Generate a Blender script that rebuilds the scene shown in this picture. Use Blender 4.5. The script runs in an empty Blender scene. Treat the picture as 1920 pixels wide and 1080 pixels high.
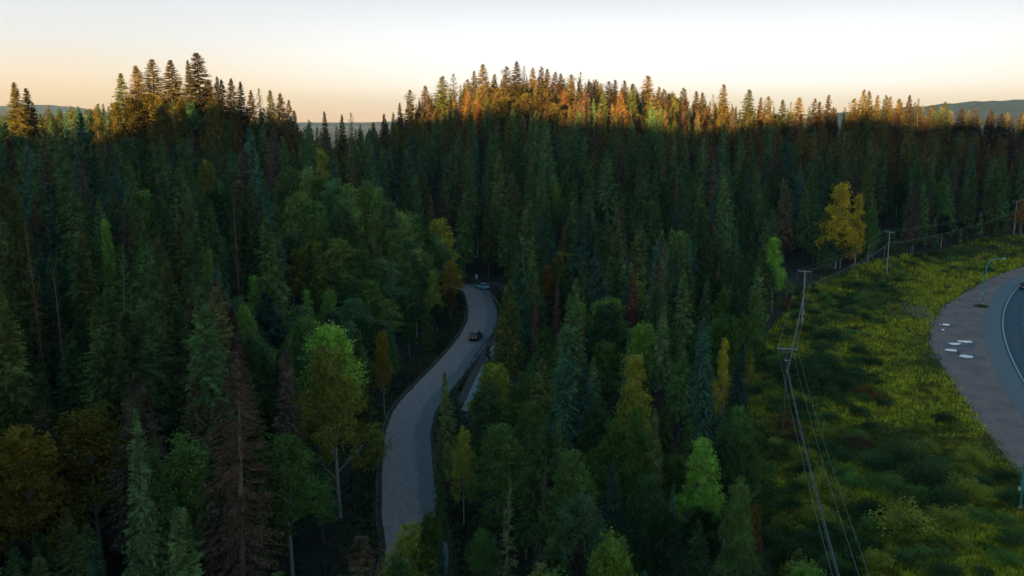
import bpy, math, random
import numpy as np
from mathutils import Vector

random.seed(7); RNG = np.random.default_rng(7)
sc = bpy.context.scene
C = sc.collection
R = math.radians

# ------------------------------------------------------------------ camera
F = 1700.0; YH = 215.0; CH = 43.0                     # focal length (px of a 1920 frame), horizon row, height
TH = math.atan((540 - YH) / F)
cam = bpy.data.cameras.new('camera'); cam.sensor_width = 36; cam.lens = 36 * F / 1920
cam.clip_start = 0.5; cam.clip_end = 30000
co = bpy.data.objects.new('camera', cam); C.objects.link(co)
co.location = (0, 0, CH); co.rotation_euler = (math.pi / 2 - TH, 0, 0); sc.camera = co

# ------------------------------------------------------------------ exposure, sky, sun
sc.view_settings.view_transform = 'Standard'; sc.view_settings.look = 'None'
sc.view_settings.exposure = 1.7; sc.view_settings.gamma = 1.0
sc.view_settings.use_curve_mapping = False
sc.cycles.max_bounces = 5; sc.cycles.diffuse_bounces = 2; sc.cycles.glossy_bounces = 2
sc.cycles.transmission_bounces = 2; sc.cycles.volume_bounces = 0; sc.cycles.transparent_max_bounces = 6

SUN_EL = R(2.9); SUN_AZ = R(25)                        # sun low behind the camera, to its left
SDIR = Vector((-math.sin(SUN_AZ) * math.cos(SUN_EL), -math.cos(SUN_AZ) * math.cos(SUN_EL), math.sin(SUN_EL)))
sl = bpy.data.lights.new('sun', 'SUN'); sl.energy = 5.0; sl.angle = R(0.5); sl.color = (1.0, 0.62, 0.22)
so = bpy.data.objects.new('sun', sl); C.objects.link(so); so.location = (-200, -400, 300)
so.rotation_euler = SDIR.to_track_quat('Z', 'Y').to_euler()

w = bpy.data.worlds.new('World'); sc.world = w; w.use_nodes = True
nt = w.node_tree; nt.nodes.clear()
def N(t, typ, **kw):
    n = t.nodes.new(typ)
    for k, v in kw.items(): setattr(n, k, v)
    return n
def ramp(n, stops):
    e = n.color_ramp.elements
    while len(e) > 1: e.remove(e[0])
    e[0].position = stops[0][0]; e[0].color = (*stops[0][1], 1)
    for p, c in stops[1:]:
        q = e.new(p); q.color = (*c, 1)
out = N(nt, 'ShaderNodeOutputWorld'); bg = N(nt, 'ShaderNodeBackground')
tc = N(nt, 'ShaderNodeTexCoord'); sep = N(nt, 'ShaderNodeSeparateXYZ'); nt.links.new(tc.outputs['Generated'], sep.inputs[0])
sky = N(nt, 'ShaderNodeTexSky', sky_type='NISHITA'); sky.sun_disc = False; sky.sun_elevation = SUN_EL
sky.sun_rotation = math.pi + SUN_AZ; sky.altitude = 700; sky.air_density = 1.0; sky.dust_density = 0.6; sky.ozone_density = 3.0
def M(t, op, a, b=None, c=None, clamp=False):
    n = N(t, 'ShaderNodeMath', operation=op); n.use_clamp = clamp
    for i, v in enumerate((a, b, c)):
        if v is None: continue
        if isinstance(v, (int, float)): n.inputs[i].default_value = v
        else: t.links.new(v, n.inputs[i])
    return n.outputs[0]
def MR(t, v, a, b, c=0.0, d=1.0, smooth=True):
    n = N(t, 'ShaderNodeMapRange'); n.interpolation_type = 'SMOOTHSTEP' if smooth else 'LINEAR'
    t.links.new(v, n.inputs[0])
    for i, q in zip((1, 2, 3, 4), (a, b, c, d)): n.inputs[i].default_value = q
    return n.outputs[0]
def MIX(t, f, a, b, mode='MIX'):
    n = N(t, 'ShaderNodeMix', data_type='RGBA', blend_type=mode)
    for i, v in ((0, f), (6, a), (7, b)):
        if isinstance(v, (int, float)): n.inputs[i].default_value = v
        elif isinstance(v, tuple): n.inputs[i].default_value = (*v, 1)
        else: t.links.new(v, n.inputs[i])
    return n.outputs[2]
z4 = M(nt, 'MULTIPLY', sep.outputs['Z'], 4.0, clamp=True)   # 0..0.25 -> 0..1
rc = N(nt, 'ShaderNodeValToRGB'); nt.links.new(z4, rc.inputs[0])   # bright middle of the afterglow
ramp(rc, [(0.0, (1.0, 0.66, 0.42)), (0.06, (1.05, 0.83, 0.62)), (0.13, (1.1, 1.02, 0.92)), (0.24, (1.1, 1.09, 1.06)), (0.36, (0.95, 0.97, 0.99)), (0.48, (0.76, 0.80, 0.84)), (1.0, (0.42, 0.50, 0.68))])
rs = N(nt, 'ShaderNodeValToRGB'); nt.links.new(z4, rs.inputs[0])   # duller sides of it
ramp(rs, [(0.0, (1.0, 0.56, 0.30)), (0.07, (1.02, 0.68, 0.38)), (0.16, (0.97, 0.79, 0.58)), (0.30, (0.85, 0.83, 0.79)), (0.50, (0.72, 0.78, 0.82)), (1.0, (0.38, 0.46, 0.62))])
ax = M(nt, 'ABSOLUTE', M(nt, 'SUBTRACT', sep.outputs['X'], 0.17))
side = MR(nt, ax, 0.12, 0.62)
GK = 0.335
glow = MIX(nt, 1.0, MIX(nt, side, rc.outputs[0], rs.outputs[0]), (GK, GK, GK), 'MULTIPLY')
SKY_K = 0.15
bluek = MIX(nt, 1.0, sky.outputs[0], (SKY_K * 1.08, SKY_K * .94, SKY_K * .70), 'MULTIPLY')
up = MR(nt, sep.outputs['Z'], 0.13, 0.42)
both = MIX(nt, up, glow, bluek)
west = MR(nt, sep.outputs['Y'], 0.15, -0.75, 0.0, 1.0)      # the sunset side of the sky, behind the drone, is the brighter one
both = MIX(nt, 1.0, both, MIX(nt, west, (1.0, 1.0, 1.0), (1.5, 1.4, 1.15)), 'MULTIPLY')
nt.links.new(both, bg.inputs[0]); bg.inputs[1].default_value = 1.0
nt.links.new(bg.outputs[0], out.inputs[0])

# ------------------------------------------------------------------ helpers
def noise2(x, y, s=1.0, seed=0):
    x = np.asarray(x, float) / s; y = np.asarray(y, float) / s
    xi = np.floor(x).astype(np.int64); yi = np.floor(y).astype(np.int64)
    fx = x - xi; fy = y - yi; fx = fx * fx * (3 - 2 * fx); fy = fy * fy * (3 - 2 * fy)
    def h(a, b):
        n = (a * 374761393 + b * 668265263 + seed * 974711) & 0x7fffffff
        n = ((n ^ (n >> 13)) * 1274126177) & 0x7fffffff
        return ((n ^ (n >> 16)) & 0xffff) / 65535.0
    return (h(xi, yi) * (1 - fx) + h(xi + 1, yi) * fx) * (1 - fy) + (h(xi, yi + 1) * (1 - fx) + h(xi + 1, yi + 1) * fx) * fy
def fbm(x, y, s, seed=0): return noise2(x, y, s, seed) * .55 + noise2(x, y, s / 2.1, seed + 1) * .3 + noise2(x, y, s / 4.3, seed + 2) * .15
def sstep(a, b, v):
    t = np.clip((np.asarray(v, float) - a) / (b - a), 0, 1); return t * t * (3 - 2 * t)
cT, sT = math.cos(TH), math.sin(TH)
def ray(px, py):
    u = (px - 960) / F; v = (540 - py) / F
    return u, cT + v * sT, -sT + v * cT
def at0(px, py, z=0.0):
    a, b, c = ray(px, py); k = (z - CH) / c; return (a * k, b * k)
def proj(x, y, z):
    x = np.asarray(x, float); y = np.asarray(y, float); z = np.asarray(z, float) - CH
    d = y * cT - z * sT; up_ = y * sT + z * cT
    return 960 + F * x / d, 540 - F * up_ / d, d
def dens(pts, n):
    """Catmull-Rom through pts resampled evenly to n points."""
    P = np.array(pts, float); P = np.vstack([2 * P[0] - P[1], P, 2 * P[-1] - P[-2]])
    o = []
    for i in range(1, len(P) - 2):
        for t in np.linspace(0, 1, 24, endpoint=False):
            p0, p1, p2, p3 = P[i - 1], P[i], P[i + 1], P[i + 2]
            o.append(.5 * (2 * p1 + (p2 - p0) * t + (2 * p0 - 5 * p1 + 4 * p2 - p3) * t * t + (3 * p1 - p0 - 3 * p2 + p3) * t ** 3))
    o.append(P[-2]); o = np.array(o)
    s = np.r_[0, np.cumsum(np.linalg.norm(np.diff(o, axis=0), axis=1))]
    q = np.linspace(0, s[-1], n)
    return np.stack([np.interp(q, s, o[:, k]) for k in range(P.shape[1])], 1)
def normals2(c):
    t = np.gradient(c, axis=0); t /= np.linalg.norm(t, axis=1)[:, None] + 1e-9
    return np.stack([t[:, 1], -t[:, 0]], 1)             # to the right of travel
def inpoly(x, y, poly):
    x = np.asarray(x, float); y = np.asarray(y, float); r = np.zeros(x.shape, bool); n = len(poly)
    for i in range(n):
        x1, y1 = poly[i]; x2, y2 = poly[(i + 1) % n]
        if y1 == y2: continue
        c = ((y1 > y) != (y2 > y)) & (x < (x2 - x1) * (y - y1) / (y2 - y1) + x1)
        r ^= c
    return r
def dist_line(x, y, L):
    x = np.asarray(x, float); y = np.asarray(y, float); d = np.full(x.shape, 1e9)
    for i in range(len(L) - 1):
        a = L[i]; b = L[i + 1]; ab = b - a; q = (ab ** 2).sum() + 1e-9
        t = np.clip(((x - a[0]) * ab[0] + (y - a[1]) * ab[1]) / q, 0, 1)
        d = np.minimum(d, np.hypot(x - a[0] - t * ab[0], y - a[1] - t * ab[1]))
    return d

def mesh_np(name, V, Fc, mat, smooth=False, tint=None, uv=None):
    """V (n,3); Fc (m,k) all faces of k corners."""
    me = bpy.data.meshes.new(name); V = np.asarray(V, np.float32); Fc = np.asarray(Fc, np.int32)
    m, k = Fc.shape
    me.vertices.add(len(V)); me.vertices.foreach_set('co', V.ravel())
    me.loops.add(m * k); me.loops.foreach_set('vertex_index', Fc.ravel())
    me.polygons.add(m); me.polygons.foreach_set('loop_start', np.arange(0, m * k, k, dtype=np.int32))
    me.polygons.foreach_set('loop_total', np.full(m, k, np.int32))
    if smooth: me.polygons.foreach_set('use_smooth', np.ones(m, bool))
    me.update(calc_edges=True)
    if tint is not None:
        a = me.color_attributes.new('tint', 'FLOAT_COLOR', 'POINT')
        a.data.foreach_set('color', np.c_[np.asarray(tint, np.float32), np.ones(len(V), np.float32)].ravel())
    if uv is not None:
        u = me.uv_layers.new(name='UVMap'); u.data.foreach_set('uv', np.asarray(uv, np.float32)[Fc.ravel()].ravel())
    me.materials.append(mat)
    return me
def link(name, me, parent=None, loc=None, **props):
    o = bpy.data.objects.new(name, me); C.objects.link(o)
    if parent is not None: o.parent = parent
    if loc is not None: o.location = loc
    for k, v in props.items():
        if v: o[k] = v
    return o
class MB:                                             # small mixed mesh builder
    def __init__(s): s.v = []; s.f = []
    def add(s, v, f):
        b = len(s.v); s.v += [tuple(p) for p in v]; s.f += [tuple(i + b for i in q) for q in f]
    def box(s, c, d, rz=0.0, taper=1.0, bev=0.0):
        cx, cy, cz = c; x, y, z = d[0] / 2, d[1] / 2, d[2] / 2; vv = []
        for sz, k in ((-1, 1.0), (1, taper)):
            for sx, sy in ((-1, -1), (1, -1), (1, 1), (-1, 1)):
                px, py = sx * x * k, sy * y * k
                vv.append((cx + px * math.cos(rz) - py * math.sin(rz), cy + px * math.sin(rz) + py * math.cos(rz), cz + sz * z))
        s.add(vv, [(3, 2, 1, 0), (4, 5, 6, 7), (0, 1, 5, 4), (1, 2, 6, 5), (2, 3, 7, 6), (3, 0, 4, 7)])
    def tube(s, pts, r, n=8, cap=True):
        P = [Vector(p) for p in pts]; rr = r if isinstance(r, (list, tuple)) else [r] * len(P); b = len(s.v)
        for i, p in enumerate(P):
            t = (P[min(i + 1, len(P) - 1)] - P[max(i - 1, 0)]).normalized()
            a = t.cross(Vector((0, 0, 1)) if abs(t.z) < .9 else Vector((1, 0, 0))).normalized(); c = t.cross(a)
            for j in range(n):
                q = 2 * math.pi * j / n; s.v.append(tuple(p + (a * math.cos(q) + c * math.sin(q)) * rr[i]))
        for i in range(len(P) - 1):
            for j in range(n):
                k = (j + 1) % n; s.f.append((b + i * n + j, b + i * n + k, b + (i + 1) * n + k, b + (i + 1) * n + j))
        if cap:
            s.f.append(tuple(b + j for j in range(n))[::-1]); s.f.append(tuple(b + (len(P) - 1) * n + j for j in range(n)))
    def mesh(s, name, mat, smooth=False):
        me = bpy.data.meshes.new(name); me.from_pydata(s.v, [], s.f); me.materials.append(mat)
        if smooth: me.polygons.foreach_set('use_smooth', [True] * len(me.polygons))
        me.update(); return me

# ------------------------------------------------------------------ materials
def newmat(name):
    m = bpy.data.materials.new(name); m.use_nodes = True; t = m.node_tree; t.nodes.clear()
    o = N(t, 'ShaderNodeOutputMaterial'); return m, t, o
def plain(name, col, rough=.7, metal=0.0, var=0.12, scale=6.0, emit=None):
    m, t, o = newmat(name); b = N(t, 'ShaderNodeBsdfPrincipled'); b.inputs['Roughness'].default_value = rough; b.inputs['Metallic'].default_value = metal
    c = N(t, 'ShaderNodeTexCoord'); n = N(t, 'ShaderNodeTexNoise'); n.inputs['Scale'].default_value = scale; n.inputs['Detail'].default_value = 4
    t.links.new(c.outputs['Object'], n.inputs['Vector'])
    k = tuple(v * (1 - var) for v in col), tuple(min(1, v * (1 + var)) for v in col)
    t.links.new(MIX(t, n.outputs['Fac'], *k), b.inputs['Base Color'])
    if emit:
        b.inputs['Emission Color'].default_value = (*col, 1); b.inputs['Emission Strength'].default_value = emit
    t.links.new(b.outputs[0], o.inputs[0]); return m
def foliage(name, source, trans=0.0, var=(0.55, 1.5), scale=0.9):
    """Leaf material: its colour is the tree's own (object colour or per-tree attribute) times a patchy natural variation."""
    m, t, o = newmat(name); c = N(t, 'ShaderNodeTexCoord'); n = N(t, 'ShaderNodeTexNoise'); n.inputs['Scale'].default_value = scale; n.inputs['Detail'].default_value = 3
    t.links.new(c.outputs['Object'], n.inputs['Vector'])
    if source == 'object': base = N(t, 'ShaderNodeObjectInfo').outputs['Color']
    else: base = N(t, 'ShaderNodeVertexColor', layer_name='tint').outputs['Color']
    f = MR(t, n.outputs['Fac'], 0.3, 0.72, *var)
    cb = N(t, 'ShaderNodeCombineColor'); 
    for i in range(3): t.links.new(f, cb.inputs[i])
    col = MIX(t, 1.0, base, cb.outputs[0], 'MULTIPLY')
    d = N(t, 'ShaderNodeBsdfDiffuse'); t.links.new(col, d.inputs[0]); s = d.outputs[0]
    if trans:
        tr = N(t, 'ShaderNodeBsdfTranslucent'); t.links.new(col, tr.inputs[0]); mx = N(t, 'ShaderNodeMixShader'); mx.inputs[0].default_value = trans
        t.links.new(s, mx.inputs[1]); t.links.new(tr.outputs[0], mx.inputs[2]); s = mx.outputs[0]
    t.links.new(s, o.inputs[0]); return m
MAT_NEEDLE = foliage('needles', 'object', 0.0)
MAT_NEEDLE_M = foliage('needles_mass', 'tint', 0.0)
MAT_LEAF = foliage('leaves', 'object', 0.3, (0.65, 1.35), 0.7)
MAT_LEAF_M = foliage('leaves_mass', 'tint', 0.3, (0.65, 1.35), 0.7)
MAT_BARK = plain('spruce_bark', (0.11, 0.085, 0.075), .9, var=.4, scale=3)
MAT_BARKM = foliage('bark_mass', 'tint', 0)
MAT_GREYBARK = plain('grey_bark', (0.17, 0.14, 0.13), .9, var=.4, scale=3)
MAT_BIRCH = plain('aspen_bark', (0.34, 0.33, 0.30), .8, var=.35, scale=2)
MAT_DEADWOOD = plain('dead_wood', (0.16, 0.115, 0.10), .9, var=.3, scale=3)
MAT_METAL = plain('galvanised_metal', (0.30, 0.40, 0.44), .45, .6)
MAT_TEAL = plain('teal_painted_steel', (0.07, 0.42, 0.48), .4, .1)
MAT_WIRE = plain('wire_aluminium', (0.22, 0.28, 0.28), .5, .3)
MAT_CABLE = plain('weathered_cable', (0.10, 0.13, 0.15), .6)
MAT_WOODPOLE = plain('pole_wood', (0.10, 0.07, 0.06), .85, var=.3, scale=2)
MAT_PALEPOLE = plain('pale_pole_wood', (0.36, 0.35, 0.38), .85, var=.2, scale=2)
MAT_CERAMIC = plain('insulator_glaze', (0.08, 0.30, 0.32), .25)

# ------------------------------------------------------------------ layout curves from the photograph's geometry
W = lambda L, z=0.0: [at0(a, b, z) for a, b in L]
road_left_px = [(714, 1080), (716, 960), (717, 880), (722, 815), (742, 765), (776, 726), (811, 690), (845, 652), (868, 620), (878, 592), (875, 564), (862, 543)]
rl = W(road_left_px)
rl = [(rl[0][0] - 14, 46), (rl[0][0] - 4.5, 64)] + rl + [(rl[-1][0] - 8, rl[-1][1] + 4), (rl[-1][0] - 20, rl[-1][1] + 6), (rl[-1][0] - 36, rl[-1][1] + 4)]
RL = dens(rl, 160); RN = normals2(RL)
RW = 6.2
ROADC = RL + RN * RW / 2
RR = RL + RN * RW
hl_px = [(2080, 484), (2000, 499), (1921, 527), (1899, 546), (1885, 568), (1877, 598), (1880, 632), (1893, 671), (1921, 724), (1975, 800), (2060, 905), (2170, 1040), (2400, 1330)]
HL = dens(W(hl_px), 120); HN = -normals2(HL)             # points towards the roadway (right)
if HN[60][0] < 0: HN = -HN
gl_px = [(2080, 462), (2000, 478), (1921, 499), (1870, 516), (1820, 541), (1777, 568), (1750, 600), (1742, 640), (1761, 682), (1800, 742), (1840, 802), (1880, 852), (1921, 895), (1985, 955), (2070, 1040), (2200, 1180), (2450, 1500)]
GL = dens(W(gl_px), 120)

# ------------------------------------------------------------------ terrain height
TY = [0, 40, 80, 120, 160, 200, 240, 280, 320, 360, 400, 450, 550, 800, 2000]
TC = {-400: [0, 0, 3, 8, 14, 20, 24, 27, 29, 30, 30, 26, 10, -20, -30],
      0:    [0, 0, 1, 4, 8, 14, 18, 22, 24, 24, 22, 18, 6, -20, -30],
      200:  [0, 0, 0, 3, 8, 14, 19, 24, 26, 25, 20, 14, 2, -20, -30],
      370:  [0, 0, 0, 3, 8, 14, 22, 29, 31, 27, 20, 12, 0, -20, -30],
      500:  [0, 0, 0, 2, 6, 11, 17, 23, 25, 22, 16, 8, -4, -20, -30],
      600:  [0, 0, 0, 1, 5, 8, 11, 14, 15, 14, 10, 4, -6, -20, -30],
      700:  [0, 0, 0, 0, 2, 4, 8, 13, 16, 17, 16, 12, 2, -20, -30],
      800:  [0, 0, 0, 0, 0, 0, 3, 9, 17, 26, 33, 28, 8, -20, -30],
      900:  [0, 0, 0, 0, 0, 0, 0, 7, 19, 31, 41, 38, 12, -20, -30],
      1000: [0, 0, 0, 0, 0, 0, 0, 8, 20, 33, 43, 40, 14, -20, -30],
      1100: [0, 0, 0, 0, 0, 0, 0, 7, 19, 31, 40, 38, 12, -20, -30],
      1200: [0, 0, 0, 0, 0, 0, 0, 6, 16, 27, 35, 35, 10, -20, -30],
      1350: [0, 0, 0, 0, 0, 0, 0, 5, 13, 22, 29, 31, 10, -20, -30],
      1500: [0, 0, 0, 0, 0, 0, 0, 2, 9, 17, 24, 27, 6, -20, -30],
      1650: [0, 0, 0, 0, 0, 0, 0, 1, 7, 15, 22, 26, 6, -20, -30],
      1800: [0, 0, 0, 0, 0, 0, 0, 0, 4, 12, 20, 24, 6, -20, -30],
      1950: [0, 0, 0, 0, 0, 0, 0, 0, 2, 10, 18, 22, 4, -20, -30],
      2400: [0, 0, 0, 0, 0, 0, 0, 0, 2, 10, 18, 20, 4, -20, -30]}
TS = np.array([(k - 960) / F for k in TC]); TV = np.array(list(TC.values()), float)
def ground(x, y):
    x = np.atleast_1d(np.asarray(x, float)); y = np.atleast_1d(np.asarray(y, float))
    ys = np.maximum(y, 1.0); s = np.clip(x / np.maximum(ys, 30), TS[0], TS[-1])
    j = np.clip(np.searchsorted(TS, s) - 1, 0, len(TS) - 2); fj = (s - TS[j]) / (TS[j + 1] - TS[j]); fj = fj * fj * (3 - 2 * fj)
    yy = np.clip(ys, TY[0], TY[-1]); i = np.clip(np.searchsorted(TY, yy) - 1, 0, len(TY) - 2)
    a = np.array(TY, float); fi = (yy - a[i]) / (a[i + 1] - a[i])
    g = (TV[j, i] * (1 - fi) + TV[j, i + 1] * fi) * (1 - fj) + (TV[j + 1, i] * (1 - fi) + TV[j + 1, i + 1] * fi) * fj
    g = g + (fbm(x, y, 45, 3) - .5) * 5 * sstep(2, 12, g)
    near = (np.abs(x) < 150) & (y > 20) & (y < 300)
    if near.any():
        d = dist_line(x[near], y[near], ROADC[::6]); g[near] *= sstep(6, 26, d)
    ww = -(x * math.sin(SUN_AZ) + y * math.cos(SUN_AZ))   # distance towards the sun: unseen ridge added to shape the hills' shadow line
    H = 86.5 + (fbm(x, y, 70, 9) - .5) * 16 + (fbm(x, y, 24, 19) - .5) * 18 - 13 * sstep(182, 208, y * math.sin(SUN_AZ) - x * math.cos(SUN_AZ)) + 5 * (1 - sstep(10, 120, y * math.sin(SUN_AZ) - x * math.cos(SUN_AZ)))
    g = g + H * sstep(300, 600, ww) 
    return g
G1 = lambda x, y: float(ground(x, y)[0])
def axis(parts):
    o = []
    for a, b, st in parts: o += list(np.arange(a, b, st))
    return np.array(o + [parts[-1][1]], float)
xs = axis([(-9000, -1500, 750), (-1500, -800, 40), (-800, -320, 10), (-320, 320, 3.2), (320, 1500, 40), (1500, 9000, 750)])
ys = axis([(-2500, -900, 100), (-900, -280, 8), (-280, 16, 12), (16, 560, 3.2), (560, 1500, 40), (1500, 9000, 500)])
XX, YY = np.meshgrid(xs, ys); ZZ = ground(XX.ravel(), YY.ravel())
nx, ny = len(xs), len(ys)
ii = (np.arange(ny - 1)[:, None] * nx + np.arange(nx - 1)[None, :]).ravel()
FT = np.stack([ii, ii + 1, ii + 1 + nx, ii + nx], 1)

# clearing (meadow) outline, from the photograph's edge of the woods
clear_px = [(2300, 428), (1921, 448), (1830, 460), (1755, 476), (1700, 482), (1640, 493), (1570, 512), (1510, 532), (1480, 570), (1440, 630), (1412, 690), (1402, 760), (1405, 830), (1425, 900), (1425, 960), (1440, 1030), (1455, 1100), (1700, 1300), (2600, 1300), (3200, 600)]
CLEAR = W(clear_px)
fx, fy = XX.ravel(), YY.ravel()
mead = inpoly(fx, fy, CLEAR).astype(float)
verge = 1 - sstep(4.0, 7.5, dist_line(fx, fy, ROADC[::4]))
tint = np.stack([mead, verge, np.zeros_like(mead)], 1)
m, t, o = newmat('forest_floor')
b = N(t, 'ShaderNodeBsdfPrincipled'); b.inputs['Roughness'].default_value = .95
vc = N(t, 'ShaderNodeVertexColor', layer_name='tint'); s3 = N(t, 'ShaderNodeSeparateColor'); t.links.new(vc.outputs[0], s3.inputs[0])
c = N(t, 'ShaderNodeTexCoord')
n1 = N(t, 'ShaderNodeTexNoise'); n1.inputs['Scale'].default_value = .12; n1.inputs['Detail'].default_value = 8; t.links.new(c.outputs['Object'], n1.inputs[0])
n2 = N(t, 'ShaderNodeTexNoise'); n2.inputs['Scale'].default_value = 1.3; n2.inputs['Detail'].default_value = 6; t.links.new(c.outputs['Object'], n2.inputs[0])
fl = MIX(t, n2.outputs['Fac'], (0.012, 0.014, 0.008), (0.05, 0.045, 0.022))
gr = MIX(t, MR(t, n1.outputs['Fac'], .35, .65), (0.03, 0.055, 0.012), (0.12, 0.15, 0.02))
gr2 = MIX(t, MR(t, n2.outputs['Fac'], .35, .7), gr, (0.035, 0.04, 0.015))
mk = M(t, 'ADD', s3.outputs[0], M(t, 'MULTIPLY', M(t, 'SUBTRACT', n2.outputs['Fac'], .5), .9)); mk = MR(t, mk, .35, .6)
c1 = MIX(t, mk, fl, gr2)
vg = MIX(t, n2.outputs['Fac'], (0.03, 0.035, 0.012), (0.09, 0.075, 0.045))
t.links.new(MIX(t, s3.outputs[1], c1, vg), b.inputs['Base Color'])
bp = N(t, 'ShaderNodeBump'); bp.inputs['Strength'].default_value = .6; bp.inputs['Distance'].default_value = .5; t.links.new(n2.outputs['Fac'], bp.inputs['Height']); t.links.new(bp.outputs[0], b.inputs['Normal'])
t.links.new(b.outputs[0], o.inputs[0])
link('ground', mesh_np('ground', np.stack([fx, fy, ZZ], 1), FT, m, True, tint), kind='structure', label='dark forest floor with a grassy clearing on the right')

# far hills: haze volume plus distance blue put into their base colour
def hills(name, pts, D, depth, label, col, seed):
    m, t, o = newmat(name + '_cover'); b = N(t, 'ShaderNodeBsdfDiffuse'); c = N(t, 'ShaderNodeTexCoord')
    n1 = N(t, 'ShaderNodeTexNoise'); n1.inputs['Scale'].default_value = .012; n1.inputs['Detail'].default_value = 8; t.links.new(c.outputs['Object'], n1.inputs[0])
    t.links.new(MIX(t, MR(t, n1.outputs['Fac'], .35, .65), tuple(v * .6 for v in col), tuple(v * 1.5 for v in col)), b.inputs[0]); t.links.new(b.outputs[0], o.inputs[0])
    pxs = np.linspace(pts[0][0], pts[-1][0], 240); top = np.interp(pxs, [p[0] for p in pts], [p[1] for p in pts])
    V = []; rows = 22
    for r_ in range(rows):
        f_ = r_ / (rows - 1); d = D - depth * (1 - min(f_ * 1.25, 1)) + max(0, f_ - .8) * 4000
        for q, tp in zip(pxs, top):
            x, y = (q - 960) / F * d, d
            zt = CH + (YH - tp) * D / F / cT
            hgt = -40 + (zt + 40) * float(sstep(0, .8, f_)) if f_ <= .8 else zt - (f_ - .8) * 5 * (zt + 60)
            V.append((x, y, hgt + 0))
    V = np.array(V); k = sstep(-40, 60, V[:, 2]); V[:, 2] += (fbm(V[:, 0], V[:, 1], 420, seed) - .5) * 24 * k + (noise2(V[:, 0], V[:, 1], 45, seed) - .5) * 7 * k
    i2 = (np.arange(rows - 1)[:, None] * 240 + np.arange(239)[None, :]).ravel()
    link(name, mesh_np(name, V, np.stack([i2, i2 + 1, i2 + 241, i2 + 240], 1), m, True), kind='structure', label=label)
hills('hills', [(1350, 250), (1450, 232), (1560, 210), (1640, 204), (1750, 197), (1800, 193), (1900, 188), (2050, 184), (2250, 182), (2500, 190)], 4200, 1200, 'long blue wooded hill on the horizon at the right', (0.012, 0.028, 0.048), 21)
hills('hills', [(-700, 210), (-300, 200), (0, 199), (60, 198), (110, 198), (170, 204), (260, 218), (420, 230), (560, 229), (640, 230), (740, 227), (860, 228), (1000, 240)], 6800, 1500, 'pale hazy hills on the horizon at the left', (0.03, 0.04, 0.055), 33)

# ------------------------------------------------------------------ roads, gravel, markings, puddles
def surface_mat(name, builder):
    m, t, o = newmat(name); b = N(t, 'ShaderNodeBsdfPrincipled'); c = N(t, 'ShaderNodeTexCoord'); u = N(t, 'ShaderNodeUVMap'); su = N(t, 'ShaderNodeSeparateXYZ'); t.links.new(u.outputs[0], su.inputs[0])
    def nz(s, d=6, rough=.6):
        n = N(t, 'ShaderNodeTexNoise'); n.inputs['Scale'].default_value = s; n.inputs['Detail'].default_value = d; n.inputs['Roughness'].default_value = rough; t.links.new(c.outputs['Object'], n.inputs[0]); return n.outputs['Fac']
    col, rough, hgt = builder(t, su, nz)
    t.links.new(col, b.inputs['Base Color'])
    if isinstance(rough, float): b.inputs['Roughness'].default_value = rough
    else: t.links.new(rough, b.inputs['Roughness'])
    bp = N(t, 'ShaderNodeBump'); bp.inputs['Strength'].default_value = .35; bp.inputs['Distance'].default_value = .05; t.links.new(hgt, bp.inputs['Height']); t.links.new(bp.outputs[0], b.inputs['Normal'])
    t.links.new(b.outputs[0], o.inputs[0]); return m
def ribbon(name, A, B, z, mat, label, rag=0.0, cols=10, kind='structure', **kw):
    n = len(A); V = []; UV = []
    for i in range(n):
        for j in range(cols + 1):
            f_ = j / cols; p = A[i] * (1 - f_) + B[i] * f_
            if rag and j in (0, cols):
                d = (A[i] - B[i]); d = d / np.linalg.norm(d) * (1 if j == 0 else -1)
                p = p + d * rag * (fbm(p[0], p[1], 2.2, 5) - .5) * 2
            V.append((p[0], p[1], z)); UV.append((f_, i / n))
    i2 = (np.arange(n - 1)[:, None] * (cols + 1) + np.arange(cols)[None, :]).ravel()
    return link(name, mesh_np(name, V, np.stack([i2, i2 + 1, i2 + cols + 2, i2 + cols + 1], 1), mat, False, uv=UV), kind=kind, label=label, **kw)
def road_b(t, su, nz):
    x = su.outputs['X']; a = nz(.35); g = nz(9.0, 4); f = nz(1.4)
    base = MIX(t, MR(t, x, .05, .75), (0.56, 0.36, 0.32), (0.40, 0.32, 0.31))          # gravelly left half, sealed right half
    dark = MR(t, M(t, 'ADD', x, M(t, 'MULTIPLY', M(t, 'SUBTRACT', a, .5), .35)), .64, .72)
    base = MIX(t, M(t, 'MULTIPLY', dark, .75), base, (0.13, 0.15, 0.185))                # resurfaced dark lane at the right edge
    trk = M(t, 'ADD', MR(t, M(t, 'ABSOLUTE', M(t, 'SUBTRACT', x, .36)), 0, .07, 1, 0), MR(t, M(t, 'ABSOLUTE', M(t, 'SUBTRACT', x, .56)), 0, .06, 1, 0))
    base = MIX(t, M(t, 'MULTIPLY', trk, .35), base, (0.40, 0.38, 0.40))
    base = MIX(t, MR(t, f, .3, .75, 0, .55), base, (0.13, 0.12, 0.14))
    base = MIX(t, MR(t, g, .35, .7, 0, .4), base, (0.33, 0.30, 0.32))
    return base, .85, g
def gravel_b(t, su, nz):
    g = nz(5.0, 5, .8); a = nz(.22); f = nz(1.0)
    col = MIX(t, MR(t, g, .35, .65), (0.20, 0.12, 0.105), (0.56, 0.36, 0.32))
    col = MIX(t, MR(t, a, .4, .65, 0, .5), col, (0.14, 0.13, 0.16)); col = MIX(t, MR(t, f, .5, .75, 0, .45), col, (0.40, 0.30, 0.29))
    edge = MR(t, M(t, 'ADD', su.outputs['X'], M(t, 'MULTIPLY', M(t, 'SUBTRACT', f, .5), .12)), 0, .06, 1, 0)
    return MIX(t, edge, col, (0.05, 0.055, 0.03)), .9, g
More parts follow.
